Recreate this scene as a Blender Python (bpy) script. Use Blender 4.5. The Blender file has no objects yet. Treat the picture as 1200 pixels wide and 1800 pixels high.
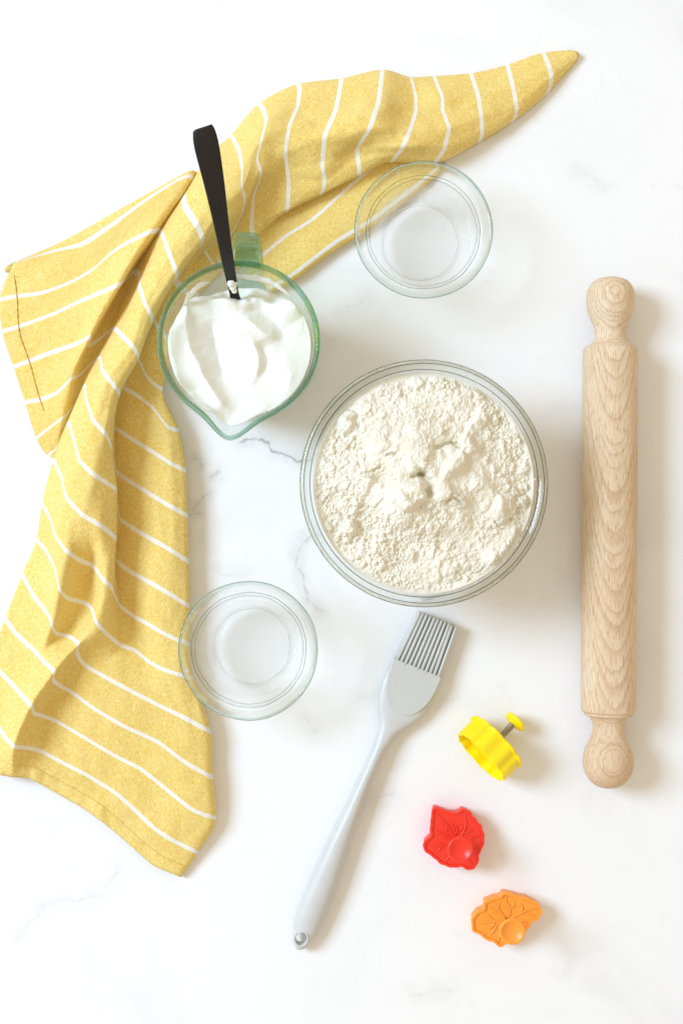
import bpy, bmesh, math
import numpy as np
from mathutils import Vector, Matrix

rng = np.random.default_rng(7)
scene = bpy.context.scene
col = scene.collection

# ------------------------------------------------------------------ camera, light, exposure
CAM_H = 1.0
F_PX = 2250.0                      # focal length in photo pixels (1200 x 1800)
TILT = math.radians(1.27)
cam_data = bpy.data.cameras.new('camera')
cam_data.sensor_fit = 'VERTICAL'
cam_data.sensor_height = 24.0
cam_data.lens = F_PX / 1800.0 * 24.0
cam_data.clip_start = 0.05
cam_data.clip_end = 20
cam = bpy.data.objects.new('camera', cam_data)
col.objects.link(cam)
cam.location = (0, 0, CAM_H)
cam.rotation_euler = (TILT, 0, 0)
scene.camera = cam
CAM_ROT = np.array(Matrix.Rotation(TILT, 3, 'X'))

world = bpy.data.worlds.new('World')
scene.world = world
world.use_nodes = True
bg = world.node_tree.nodes['Background']
bg.inputs['Color'].default_value = (1.0, 0.87, 0.68, 1)
bg.inputs['Strength'].default_value = 0.80

key_data = bpy.data.lights.new('window_light', 'AREA')
key_data.shape = 'RECTANGLE'
key_data.size = 1.3
key_data.size_y = 1.3
key_data.energy = 138
key_data.color = (0.58, 0.76, 1.0)
key = bpy.data.objects.new('window_light', key_data)
col.objects.link(key)
key.location = (-2.5, 0.80, 2.35)
key.rotation_euler = (Vector((0.0, 0.0, 0.0)) - key.location).to_track_quat('-Z', 'Y').to_euler()

scene.view_settings.view_transform = 'Standard'
scene.view_settings.look = 'None'
scene.view_settings.exposure = 0.0
scene.view_settings.gamma = 1.0
scene.cycles.use_denoising = True
scene.cycles.max_bounces = 16
scene.cycles.transmission_bounces = 14
scene.cycles.transparent_max_bounces = 16
scene.cycles.diffuse_bounces = 5
scene.cycles.caustics_refractive = True
scene.cycles.caustics_reflective = True
scene.cycles.blur_glossy = 0.6
scene.cycles.sample_clamp_indirect = 6.0


# ------------------------------------------------------------------ helpers
def W(px, py, z=0.0):
    """photo pixel at height z (metres) -> world point"""
    d = CAM_ROT @ np.array([(px - 600) / F_PX, -(py - 900) / F_PX, -1.0])
    t = (z - CAM_H) / d[2]
    return np.array([d[0] * t, d[1] * t, z])


def Wn(p):
    """n x 3 array of (px, py, z metres) -> world"""
    p = np.asarray(p, float)
    d = np.stack([(p[:, 0] - 600) / F_PX, -(p[:, 1] - 900) / F_PX, -np.ones(len(p))], 1) @ CAM_ROT.T
    t = (p[:, 2] - CAM_H) / d[:, 2]
    return np.stack([d[:, 0] * t, d[:, 1] * t, p[:, 2]], 1)


def mesh_obj(name, verts, faces, mat, parent=None, smooth=True, loc=None, uvs=None):
    me = bpy.data.meshes.new(name)
    me.from_pydata([tuple(map(float, v)) for v in verts], [], [tuple(map(int, f)) for f in faces])
    if smooth:
        me.polygons.foreach_set('use_smooth', [True] * len(me.polygons))
    if uvs is not None:
        layer = me.uv_layers.new(name='UVMap')
        li = np.empty(len(me.loops), np.int32)
        me.loops.foreach_get('vertex_index', li)
        layer.data.foreach_set('uv', np.asarray(uvs, np.float32)[li].ravel())
    me.update()
    if mat is not None:
        me.materials.append(mat)
    o = bpy.data.objects.new(name, me)
    col.objects.link(o)
    if parent is not None:
        o.parent = parent
    if loc is not None:
        o.location = loc
    return o


def fix_normals(o):
    bm = bmesh.new()
    bm.from_mesh(o.data)
    bmesh.ops.recalc_face_normals(bm, faces=bm.faces)
    bm.to_mesh(o.data)
    bm.free()
    return o


def empty(name, loc):
    o = bpy.data.objects.new(name, None)
    o.empty_display_size = 0.02
    o.location = tuple(map(float, loc))
    col.objects.link(o)
    return o


def tag(o, label=None, cat=None, group=None, kind=None):
    if label:
        o['label'] = label
    if cat:
        o['category'] = cat
    if group:
        o['group'] = group
    if kind:
        o['kind'] = kind
    return o


def lathe(profile, n=96, mod=None, close=True):
    """profile: list of (r, z) ; closed loop or open ending on the axis. mod(theta, i, r, z)->(r, z)"""
    verts, faces = [], []
    m = len(profile)
    idx = []
    for i, (r, z) in enumerate(profile):
        if r < 1e-7:
            idx.append([len(verts)] * n)
            verts.append((0, 0, z))
        else:
            row = []
            for k in range(n):
                th = 2 * math.pi * k / n
                rr, zz = mod(th, i, r, z) if mod else (r, z)
                row.append(len(verts))
                verts.append((rr * math.cos(th), rr * math.sin(th), zz))
            idx.append(row)
    for i in range(m if close else m - 1):
        a, b = idx[i], idx[(i + 1) % m]
        for k in range(n):
            q = [a[k], a[(k + 1) % n], b[(k + 1) % n], b[k]]
            q2 = []
            for v in q:
                if v not in q2:
                    q2.append(v)
            if len(q2) >= 3:
                faces.append(q2)
    return verts, faces


def spline(pts, n):
    """Catmull-Rom through pts (k x d), n samples"""
    p = np.asarray(pts, float)
    k = len(p)
    t = np.linspace(0, k - 1, n)
    i = np.clip(t.astype(int), 0, k - 2)
    f = (t - i)[:, None]
    p0, p1, p2, p3 = p[np.clip(i - 1, 0, k - 1)], p[i], p[i + 1], p[np.clip(i + 2, 0, k - 1)]
    return 0.5 * (2 * p1 + (p2 - p0) * f + (2 * p0 - 5 * p1 + 4 * p2 - p3) * f ** 2 + (3 * p1 - p0 - 3 * p2 + p3) * f ** 3)


def tube(path, radius, n=8, cap=True):
    path = np.asarray(path, float)
    m = len(path)
    rad = np.broadcast_to(np.asarray(radius, float), (m,))
    tang = np.gradient(path, axis=0)
    tang /= np.linalg.norm(tang, axis=1)[:, None] + 1e-12
    ref = np.array([0, 0, 1.0]) if abs(tang[0][2]) < 0.8 else np.array([1.0, 0, 0])
    verts, faces = [], []
    u = np.cross(tang[0], ref)
    u /= np.linalg.norm(u)
    for i in range(m):
        u = u - tang[i] * np.dot(u, tang[i])
        u /= np.linalg.norm(u)
        w = np.cross(tang[i], u)
        for k in range(n):
            a = 2 * math.pi * k / n
            verts.append(path[i] + rad[i] * (math.cos(a) * u + math.sin(a) * w))
    for i in range(m - 1):
        for k in range(n):
            faces.append((i * n + k, i * n + (k + 1) % n, (i + 1) * n + (k + 1) % n, (i + 1) * n + k))
    if cap:
        faces.append(tuple(range(n))[::-1])
        faces.append(tuple((m - 1) * n + k for k in range(n)))
    return verts, faces


def vnoise(x, y, scale, seed=0):
    """smooth value noise in [-1,1]; scale = feature size"""
    r = np.random.default_rng(seed).uniform(-1, 1, (128, 128))
    fx, fy = np.asarray(x) / scale + 1000.3, np.asarray(y) / scale + 1000.7
    ix, iy = np.floor(fx).astype(int), np.floor(fy).astype(int)
    tx, ty = fx - ix, fy - iy
    tx, ty = tx * tx * tx * (tx * (tx * 6 - 15) + 10), ty * ty * ty * (ty * (ty * 6 - 15) + 10)
    g = lambda a, b: r[a % 128, b % 128]
    return (g(ix, iy) * (1 - tx) + g(ix + 1, iy) * tx) * (1 - ty) + (g(ix, iy + 1) * (1 - tx) + g(ix + 1, iy + 1) * tx) * ty


def fbm(x, y, scale, octaves=4, seed=0, gain=0.5):
    s, a, t = 0, 1.0, 0
    for k in range(octaves):
        s = s + a * vnoise(x, y, scale / 2 ** k, seed + k * 17)
        t += a
        a *= gain
    return s / t


def sstep(a, b, x):
    t = np.clip((x - a) / (b - a), 0, 1)
    return t * t * (3 - 2 * t)


# ------------------------------------------------------------------ material helpers
def new_mat(name):
    m = bpy.data.materials.new(name)
    m.use_nodes = True
    nt = m.node_tree
    return m, nt, nt.nodes['Principled BSDF'], nt.nodes['Material Output']


def nd(nt, typ, props=None, **ins):
    n = nt.nodes.new(typ)
    for k, v in (props or {}).items():
        setattr(n, k, v)
    for k, v in ins.items():
        key = int(k[1:]) if k[0] == 'i' and k[1:].isdigit() else k.replace('_', ' ')
        s = n.inputs[key]
        if isinstance(v, bpy.types.NodeSocket):
            nt.links.new(v, s)
        else:
            s.default_value = v
    return n


def mth(nt, op, a, b=None, c=None, clamp=False):
    n = nt.nodes.new('ShaderNodeMath')
    n.operation = op
    n.use_clamp = clamp
    for i, v in enumerate((a, b, c)):
        if v is None:
            continue
        if isinstance(v, bpy.types.NodeSocket):
            nt.links.new(v, n.inputs[i])
        else:
            n.inputs[i].default_value = v
    return n.outputs[0]


def vmth(nt, op, a, b=None, scale=None):
    n = nt.nodes.new('ShaderNodeVectorMath')
    n.operation = op
    for i, v in enumerate((a, b)):
        if v is None:
            continue
        if isinstance(v, bpy.types.NodeSocket):
            nt.links.new(v, n.inputs[i])
        else:
            n.inputs[i].default_value = v
    if scale is not None:
        if isinstance(scale, bpy.types.NodeSocket):
            nt.links.new(scale, n.inputs['Scale'])
        else:
            n.inputs['Scale'].default_value = scale
    return n.outputs['Value'] if op in ('DOT_PRODUCT', 'DISTANCE', 'LENGTH') else n.outputs['Vector']


def mixc(nt, fac, a, b, blend='MIX'):
    n = nt.nodes.new('ShaderNodeMix')
    n.data_type = 'RGBA'
    n.blend_type = blend
    for s, v in ((n.inputs[0], fac), (n.inputs[6], a), (n.inputs[7], b)):
        if isinstance(v, bpy.types.NodeSocket):
            nt.links.new(v, s)
        else:
            s.default_value = v if not isinstance(v, tuple) else (*v, 1)[:4]
    return n.outputs[2]


def maprange(nt, v, a, b, c=0.0, d=1.0, smooth=True):
    n = nt.nodes.new('ShaderNodeMapRange')
    n.interpolation_type = 'SMOOTHSTEP' if smooth else 'LINEAR'
    nt.links.new(v, n.inputs[0])
    for i, x in zip((1, 2, 3, 4), (a, b, c, d)):
        n.inputs[i].default_value = x
    return n.outputs[0]


def noise(nt, vec, scale, detail=3.0, rough=0.5, dist=0.0):
    n = nd(nt, 'ShaderNodeTexNoise', Vector=vec, Scale=scale, Detail=detail, Roughness=rough, Distortion=dist)
    return n


def bump(nt, height, strength, dist, bsdf):
    b = nd(nt, 'ShaderNodeBump', Height=height, Strength=strength, Distance=dist)
    nt.links.new(b.outputs[0], bsdf.inputs['Normal'])
    return b


def plastic(name, color, rough=0.35, sss=0.0, bump_s=0.0):
    m, nt, p, out = new_mat(name)
    tc = nd(nt, 'ShaderNodeTexCoord').outputs['Object']
    n1 = noise(nt, tc, 90.0, 3.0).outputs['Fac']
    c2 = tuple(min(1, c * 1.06) for c in color)
    c1 = tuple(c * 0.95 for c in color)
    nt.links.new(mixc(nt, n1, c1, c2), p.inputs['Base Color'])
    p.inputs['Roughness'].default_value = rough
    if sss:
        p.inputs['Subsurface Weight'].default_value = sss
        p.inputs['Subsurface Radius'].default_value = (0.006, 0.004, 0.002)
        p.inputs['Subsurface Scale'].default_value = 1.0
    n2 = noise(nt, tc, 900.0, 2.0).outputs['Fac']
    bump(nt, n2, bump_s or 0.06, 0.0004, p)
    return m


def glass(name, tint, clear, rim_z=None, rim_tint=None, rim_clear=0.3, ior=1.47, rough=0.0):
    """thin clear wall; above rim_z the thick rolled rim, whose depth of glass shows its colour"""
    m = bpy.data.materials.new(name)
    m.use_nodes = True
    nt = m.node_tree
    nt.nodes.remove(nt.nodes['Principled BSDF'])
    out = nt.nodes['Material Output']
    colr, fac = (*tint, 1), clear
    if rim_z is not None:
        tc = nd(nt, 'ShaderNodeTexCoord').outputs['Object']
        zz = nd(nt, 'ShaderNodeSeparateXYZ', Vector=tc).outputs[2]
        k = maprange(nt, zz, rim_z - 0.0022, rim_z + 0.0006)
        colr = mixc(nt, k, tint, rim_tint)
        fac = maprange(nt, zz, rim_z - 0.0022, rim_z + 0.0006, clear, rim_clear)
    g = nd(nt, 'ShaderNodeBsdfGlass', Color=colr, Roughness=rough, IOR=ior)
    tr = nd(nt, 'ShaderNodeBsdfTransparent', Color=colr)
    mx = nd(nt, 'ShaderNodeMixShader', Fac=fac, i1=g.outputs[0], i2=tr.outputs[0])
    nt.links.new(mx.outputs[0], out.inputs['Surface'])
    return m


# ------------------------------------------------------------------ countertop
def make_marble():
    m, nt, p, out = new_mat('white_marble')
    pos = nd(nt, 'ShaderNodeNewGeometry').outputs['Position']
    w1 = noise(nt, pos, 28.0, 4.0, 0.6).outputs['Color']
    w2 = noise(nt, pos, 120.0, 3.0, 0.6).outputs['Color']
    off = vmth(nt, 'SCALE', vmth(nt, 'SUBTRACT', w1, (0.5, 0.5, 0.5)), scale=0.022)
    off2 = vmth(nt, 'SCALE', vmth(nt, 'SUBTRACT', w2, (0.5, 0.5, 0.5)), scale=0.006)
    q = vmth(nt, 'MULTIPLY', vmth(nt, 'ADD', vmth(nt, 'ADD', pos, off), off2), (1, 1, 0))
    strong = [[(425, 772), (470, 777), (480, 792), (502, 801), (532, 812)]]
    medium = [[(548, 938), (524, 962), (518, 986), (532, 1014), (540, 1042), (560, 1072)],
              [(340, 892), (352, 876), (366, 868)], [(376, 842), (388, 834)],
              [(335, 905), (352, 894)], [(340, 800), (360, 818)]]
    faint = [[(592, 548), (618, 535), (648, 524)], [(628, 1228), (648, 1222)], [(540, 1270), (566, 1288)],
             [(60, 1602), (110, 1584), (168, 1574)], [(30, 1648), (76, 1600)], [(180, 1560), (206, 1528)],
             [(985, 1705), (1004, 1684)], 
            
             [(780, 1236), (806, 1230)], [(570, 600), (545, 660)], [(640, 1420), (690, 1400)], [(380, 1000), (430, 1012)],
             [(20, 330), (60, 300)], [(720, 1750), (800, 1738)], [(1010, 300), (1060, 330)]]

    def dist(lines):
        res = None
        for ln in lines:
            for a, b in zip(ln[:-1], ln[1:]):
                A, B = W(*a), W(*b)
                ba = B - A
                pa = vmth(nt, 'SUBTRACT', q, tuple(A))
                t = mth(nt, 'MULTIPLY', vmth(nt, 'DOT_PRODUCT', pa, tuple(ba)), 1.0 / float(ba @ ba), clamp=True)
                cl = nt.nodes.new('ShaderNodeVectorMath')
                cl.operation = 'SCALE'
                cl.inputs[0].default_value = tuple(ba)
                nt.links.new(t, cl.inputs['Scale'])
                d = vmth(nt, 'DISTANCE', pa, cl.outputs[0])
                res = d if res is None else mth(nt, 'MINIMUM', res, d)
        return res
    brk = noise(nt, pos, 170.0, 4.0, 0.65).outputs['Fac']
    brk2 = noise(nt, pos, 60.0, 3.0, 0.6).outputs['Fac']
    ds, dm, df = dist(strong), dist(medium), dist(faint)
    fac = None
    for d, wdt, amt in ((ds, 0.0024, 0.70), (ds, 0.010, 0.16), (dm, 0.0028, 0.36), (dm, 0.012, 0.17),
                        (df, 0.003, 0.16), (df, 0.016, 0.09)):
        k = maprange(nt, d, 0.0, wdt, 1.0, 0.0)
        k = mth(nt, 'MULTIPLY', k, maprange(nt, brk if wdt < 0.005 else brk2, 0.30, 0.60, 0.30, 1.0))
        k = mth(nt, 'MULTIPLY', k, amt)
        fac = k if fac is None else mth(nt, 'MAXIMUM', fac, k)
    # the faint all-over cloudiness and thin threads of the stone
    cl = maprange(nt, noise(nt, pos, 7.0, 5.0, 0.62, 0.8).outputs['Fac'], 0.48, 0.78, 0.0, 0.10)
    th = noise(nt, pos, 5.5, 6.0, 0.6, 0.6).outputs['Fac']
    th = maprange(nt, mth(nt, 'ABSOLUTE', mth(nt, 'SUBTRACT', th, 0.5)), 0.0, 0.010, 0.07, 0.0)
    th = mth(nt, 'MULTIPLY', th, maprange(nt, brk2, 0.48, 0.7, 0.0, 1.0))
    fac = mth(nt, 'MAXIMUM', fac, mth(nt, 'MAXIMUM', cl, th))
    c = mixc(nt, fac, (0.83, 0.83, 0.825), (0.17, 0.16, 0.155))
    nt.links.new(c, p.inputs['Base Color'])
    p.inputs['Roughness'].default_value = 0.42
    p.inputs['Specular IOR Level'].default_value = 0.35
    return m


TX, TY, TT = 0.9, 0.95, 0.03
bm = bmesh.new()
bmesh.ops.create_cube(bm, size=1)
bmesh.ops.scale(bm, vec=(2 * TX, 2 * TY, TT), verts=bm.verts)
bmesh.ops.translate(bm, vec=(0, 0, -TT / 2), verts=bm.verts)
bmesh.ops.bevel(bm, geom=bm.edges[:], offset=0.004, segments=3, affect='EDGES')
me = bpy.data.meshes.new('countertop')
bm.to_mesh(me)
bm.free()
me.materials.append(make_marble())
counter = bpy.data.objects.new('countertop', me)
col.objects.link(counter)
tag(counter, kind='structure')

# ------------------------------------------------------------------ glass
glass_clear = glass('clear_glass', (0.995, 1.0, 0.998), 0.86, 0.0488, (0.90, 0.95, 0.925), 0.35)
glass_bowl = glass('bowl_glass', (0.995, 0.998, 0.995), 0.88, 0.0795, (0.93, 0.945, 0.925), 0.40)
glass_green = glass('green_tinted_glass', (0.975, 0.992, 0.985), 0.85, 0.1036, (0.40, 0.61, 0.49), 0.30)
glass_handle = glass('green_tinted_glass_handle', (0.80, 0.93, 0.88), 0.70)
water_mat = glass('water', (1.0, 1.0, 1.0), 0.80, ior=1.33)
refraction_clear = glass('refraction_line_tint', (0.62, 0.70, 0.65), 0.85, ior=1.2)  # tints for added rings that draw the refraction lines in the glass
refraction_base = glass('base_refraction_tint', (0.85, 0.86, 0.83), 0.9, ior=1.2)
refraction_bowl = glass('bowl_refraction_tint', (0.50, 0.53, 0.49), 0.9, ior=1.2)


def refraction_ring(name, r, z, rad, mat, parent, mod=None):  # thin tinted torus added to imitate a dark refraction line
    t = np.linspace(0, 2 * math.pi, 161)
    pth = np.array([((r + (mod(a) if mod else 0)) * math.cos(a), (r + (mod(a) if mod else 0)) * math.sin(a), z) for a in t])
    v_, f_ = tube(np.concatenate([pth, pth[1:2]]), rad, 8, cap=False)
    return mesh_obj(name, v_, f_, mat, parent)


def arc(cx, cz, r, a0, a1, n):
    return [(cx + r * math.cos(math.radians(a0 + (a1 - a0) * i / (n - 1))),
             cz + r * math.sin(math.radians(a0 + (a1 - a0) * i / (n - 1)))) for i in range(n)]


def resample(pts, n):
    p = np.asarray(pts, float)
    s = np.concatenate([[0], np.cumsum(np.linalg.norm(np.diff(p, axis=0), axis=1))])
    t = np.linspace(0, s[-1], n)
    return np.stack([np.interp(t, s, p[:, k]) for k in range(p.shape[1])], 1)


# ---- small glass cups
def glass_cup(px, py, label, label_in):
    """rim centre in photo pixels"""
    H, R = 0.050, 0.0515
    c = W(px, py, H)
    root = empty('glass_cup', (c[0], c[1], 0))
    tag(root, label, 'glass cup', 'small clear glass cups')
    outer = spline([(0.0, 0.0025), (0.020, 0.0022), (0.0275, 0.0004), (0.0305, 0.0016), (0.0335, 0.008), (0.0372, 0.020),
                    (0.0405, 0.033), (0.0425, 0.0385), (0.0452, 0.0405), (0.0482, 0.0445), (0.0503, 0.0482)], 46)
    rim = [(0.0512, 0.0492), (0.0514, 0.0502), (0.0508, 0.0510), (0.0498, 0.0510), (0.0489, 0.0502)]
    inner = spline([(0.0480, 0.0490), (0.0455, 0.0455), (0.0432, 0.0436), (0.0402, 0.0425), (0.0378, 0.037), (0.0346, 0.024), (0.0318, 0.0125),
                    (0.0290, 0.0072), (0.020, 0.0060), (0.0, 0.0058)], 46)
    prof = [tuple(x) for x in outer] + rim + [tuple(x) for x in inner]
    prof[0] = (0.0, prof[0][1])
    prof[-1] = (0.0, prof[-1][1])
    wob = rng.uniform(0, 6.28)

    def mod(th, i, r, z):
        k = 0.00022 * math.sin(3 * th + wob) + 0.00012 * math.sin(7 * th + 2 * wob) + 0.00008 * math.sin(16 * th)
        return r + k * min(1, r / 0.04), z
    v, f = lathe(prof, 112, mod, close=False)
    fix_normals(mesh_obj('bowl', v, f, glass_clear, root))
    wv = lambda a: 0.00022 * math.sin(3 * a + wob) + 0.00012 * math.sin(7 * a + 2 * wob)
    refraction_ring('rim_refraction_line', 0.0513, 0.0500, 0.00036, refraction_clear, root, wv)  # added rings: refraction lines at rim and ledge, put in as colour
    refraction_ring('ledge_refraction_line', 0.0428, 0.0428, 0.00026, refraction_clear, root, lambda a: wv(a) + 0.00018 * math.sin(13 * a))
    refraction_ring('ledge_refraction_line', 0.0405, 0.0410, 0.00022, refraction_clear, root, lambda a: wv(a) + 0.00015 * math.sin(11 * a + 1))
    refraction_ring('base_refraction_line', 0.0291, 0.0072, 0.00035, refraction_base, root, wv)  # added grey ring imitating the refraction line of the thick base corner
    # water up to the ledge, its edge drawn up against the glass
    IN = np.array([q for q in inner if q[1] < 0.0352])
    pts = [(0.0, 0.0335), (0.030, 0.0335), (0.0350, 0.0336), (0.0361, 0.0341)]
    pts += [(max(0.0, r - 0.0002) if r > 0.001 else 0.0, z + 0.0002) for r, z in IN]
    pts[-1] = (0.0, pts[-1][1])
    v, f = lathe(pts, 96, None, close=False)
    o = fix_normals(mesh_obj('clear_liquid', v, f, water_mat, None, loc=(c[0], c[1], 0)))
    tag(o, label_in, 'liquid', 'liquid in the glass cups')
    return root


glass_cup(744.5, 404, 'small clear glass cup overlapping the lower edge of the yellow towel tip',
          'clear liquid in the glass cup that overlaps the towel')
glass_cup(436.5, 1143.5, 'small clear glass cup between towel edge and grey pastry brush',
          'clear liquid in the glass cup between towel edge and pastry brush')


# ---- mixing bowl
BC = W(745, 849, 0.085)
bowl = empty('mixing_bowl', (BC[0], BC[1], 0))
tag(bowl, 'large round clear glass mixing bowl filled with flour', 'bowl')
outer = spline([(0.0, 0.003), (0.030, 0.0028), (0.042, 0.0006), (0.047, 0.0022), (0.058, 0.013), (0.070, 0.032), (0.0785, 0.055),
                (0.0822, 0.072), (0.0838, 0.0775)], 56)
rim = [(0.0852, 0.0786), (0.0872, 0.0796), (0.0884, 0.0812), (0.0887, 0.0830), (0.0880, 0.0846), (0.0866, 0.0852), (0.0850, 0.0850),
       (0.0836, 0.0842), (0.0822, 0.0836)]
inner = spline([(0.0812, 0.0825), (0.0800, 0.076), (0.0745, 0.055), (0.066, 0.034), (0.0545, 0.0165), (0.044, 0.0075), (0.030, 0.0062), (0.0, 0.006)], 56)
prof = [tuple(x) for x in outer] + rim + [tuple(x) for x in inner]
prof[0], prof[-1] = (0.0, prof[0][1]), (0.0, prof[-1][1])
v, f = lathe(prof, 256, None, close=False)
fix_normals(mesh_obj('bowl', v, f, glass_bowl, bowl))
refraction_ring('rim_refraction_line', 0.0886, 0.0828, 0.00032, refraction_bowl, bowl)  # three added dark rings imitate refraction in the rim, no moulded parts
refraction_ring('rim_refraction_line', 0.0858, 0.0853, 0.00026, refraction_bowl, bowl)
refraction_ring('rim_refraction_line', 0.0816, 0.0834, 0.00030, refraction_bowl, bowl)
inner_r = np.array(sorted([(z, r) for r, z in inner]))


def bowl_in(z):
    return np.interp(z, inner_r[:, 0], inner_r[:, 1])


# ---- flour
def make_flour():
    m, nt, p, out = new_mat('flour')
    tc = nd(nt, 'ShaderNodeTexCoord').outputs['Object']
    n1 = noise(nt, tc, 60.0, 4.0, 0.6).outputs['Fac']
    n2 = noise(nt, tc, 700.0, 3.0, 0.7).outputs['Fac']
    c = mixc(nt, maprange(nt, n1, 0.35, 0.65), (0.79, 0.735, 0.60), (0.84, 0.795, 0.68))
    nt.links.new(c, p.inputs['Base Color'])
    p.inputs['Roughness'].default_value = 0.9
    p.inputs['Specular IOR Level'].default_value = 0.15
    bump(nt, n2, 0.55, 0.0012, p)
    S = F_PX / (CAM_H - 0.070)
    rmax = bowl_in(0.0780) - 0.0007
    n = 540
    g = np.linspace(-rmax, rmax, n)
    X, Y = np.meshgrid(g, g, indexing='ij')
    # square -> disc so that the border is round
    u, w = X / rmax, Y / rmax
    DX = u * np.sqrt(1 - w * w / 2) * rmax
    DY = w * np.sqrt(1 - u * u / 2) * rmax
    R = np.hypot(DX, DY)

    def L(px, py):                     # photo pixel -> bowl-local metres at flour level
        q = W(px, py, 0.080)
        return q[0] - BC[0], q[1] - BC[1]
    cx, cy = L(742, 838)
    wx = DX + 0.006 * fbm(DX, DY, 0.03, 3, 1)
    wy = DY + 0.006 * fbm(DX, DY, 0.03, 3, 2)
    d = np.hypot(wx - cx, (wy - cy) * 1.08)
    Z = 0.0770 + 0.0185 * np.exp(-(d / 0.036) ** 1.7) + 0.0035 * sstep(0.078, 0.03, d)
    Z += 0.0055 * fbm(DX, DY, 0.030, 4, 11)
    pd = np.zeros_like(Z)
    # scoop marks: broad pressed planes and ledges
    for (px, py, ang, ln, wd, h) in ((660, 800, 20, 0.036, 0.016, 0.006), (700, 880, -30, 0.03, 0.013, 0.006),
                                     (800, 790, 60, 0.03, 0.011, 0.006), (640, 900, 70, 0.03, 0.014, -0.004),
                                     (870, 880, -60, 0.03, 0.014, 0.004), (770, 700, 10, 0.04, 0.012, 0.003)):
        lx, ly = L(px, py)
        a = math.radians(ang)
        s = (wx - lx) * math.cos(a) + (wy - ly) * math.sin(a)
        t = -(wx - lx) * math.sin(a) + (wy - ly) * math.cos(a)
        m_ = np.exp(-(s / ln) ** 4) * np.where(t > 0, np.exp(-(t / (wd * 0.28)) ** 2), np.exp(-(t / wd) ** 2))
        Z += h * m_
        pd += np.clip(m_, 0, 1) * (h > 0)
    # lumps and crumbs: rounded heads merged by maximum
    r2 = np.random.default_rng(21)
    lumps = []
    big = [(714, 872, 0.0125, 0.012), (742, 800, 0.008, 0.006), (792, 812, 0.0125, 0.008), (820, 790, 0.009, 0.006), (876, 905, 0.0105, 0.006),
           (884, 890, 0.0085, 0.006), (612, 742, 0.0095, 0.008), (640, 720, 0.0085, 0.006), (655, 862, 0.0085, 0.005), (660, 780, 0.010, 0.005),
           (690, 690, 0.0075, 0.005), (735, 672, 0.007, 0.006), (612, 930, 0.007, 0.006), (600, 850, 0.0075, 0.005), (793, 1010, 0.0055, 0.005),
           (765, 1012, 0.005, 0.005), (705, 915, 0.008, 0.005), (775, 870, 0.009, 0.007), (800, 880, 0.008, 0.006), (730, 745, 0.009, 0.004),
           (846, 690, 0.006, 0.004), (860, 980, 0.0055, 0.004), (610, 1000, 0.006, 0.004), (645, 650, 0.006, 0.003), (835, 850, 0.006, 0.004)]
    for px, py, r, h in big:
        lx, ly = L(px, py)
        lumps.append((lx, ly, r, h * 0.75))
    for k in range(1500):
        a, rr = r2.uniform(0, 6.283), rmax * math.sqrt(r2.uniform(0.02, 0.97))
        r = float(np.clip(r2.lognormal(math.log(0.0014), 0.45), 0.0007, 0.0048))
        lumps.append((rr * math.cos(a), rr * math.sin(a), r, r * r2.uniform(0.5, 1.0)))
    jx = DX + 0.0034 * fbm(DX, DY, 0.012, 4, 31, 0.6)
    jy = DY + 0.0034 * fbm(DX, DY, 0.012, 4, 32, 0.6)
    add = np.zeros_like(Z)
    for lx, ly, r, h in lumps:
        q2 = ((jx - lx) ** 2 + (jy - ly) ** 2) / (r * r)
        m_ = q2 < 1
        add[m_] = np.maximum(add[m_], h * (1 - q2[m_] ** 1.6) ** 0.8)
    Z += add * (0.55 + 0.45 * sstep(-0.2, 0.3, fbm(DX, DY, 0.04, 2, 53)) + 0.3 * (add > 0.004))
    # fine crumb texture, quieter on the pressed planes
    quiet = 1 - 0.65 * np.clip(pd + (add > 0.003) * 0.6, 0, 1)
    soft = sstep(-0.15, 0.25, fbm(DX, DY, 0.045, 2, 51))
    quiet = quiet * (0.40 + 0.75 * soft)
    cells = fbm(DX, DY, 0.0042, 3, 41, 0.6)
    Z += quiet * (0.0017 * np.abs(cells) * 1.4 + 0.0011 * fbm(DX, DY, 0.0018, 2, 43))
    Z += (add > 0.002) * 0.0012 * fbm(DX, DY, 0.005, 3, 47, 0.65)
    # the hollow beside the biggest lump and a few cracks
    for pts, wd, dp in (([(738, 833), (748, 846), (751, 858), (747, 868)], 0.0032, 0.009), ([(684, 806), (694, 800)], 0.0016, 0.004),
                        ([(640, 832), (652, 834), (672, 826)], 0.0012, 0.003), ([(766, 790), (790, 780), (806, 786)], 0.0016, 0.004),
                        ([(780, 886), (795, 878), (806, 884)], 0.0014, 0.004), ([(610, 760), (626, 750), (624, 738)], 0.0026, 0.006),
                        ([(740, 830), (724, 836)], 0.002, 0.005), ([(868, 916), (880, 924), (896, 914)], 0.0012, 0.003)):
        P = np.array([L(*q) for q in pts])
        best = np.full(Z.shape, 9.0)
        for a, b in zip(P[:-1], P[1:]):
            ba = b - a
            t = np.clip(((jx - a[0]) * ba[0] + (jy - a[1]) * ba[1]) / (ba @ ba), 0, 1)
            best = np.minimum(best, np.hypot(jx - a[0] - t * ba[0], jy - a[1] - t * ba[1]))
        Z -= dp * np.exp(-(best / wd) ** 2.4)
    edge = sstep(rmax, rmax * 0.93, R)
    Z = 0.0772 + (Z - 0.0772) * edge
    V = np.stack([DX, DY, Z], -1).reshape(-1, 3)
    # keep everything inside the glass
    rr = np.hypot(V[:, 0], V[:, 1])
    lim = bowl_in(V[:, 2]) - 0.0008
    s = np.minimum(1, lim / np.maximum(rr, 1e-6))
    V[:, :2] *= s[:, None]
    I = np.arange(n * n).reshape(n, n)
    F = np.stack([I[:-1, :-1], I[1:, :-1], I[1:, 1:], I[:-1, 1:]], -1).reshape(-1, 4).tolist()
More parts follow.
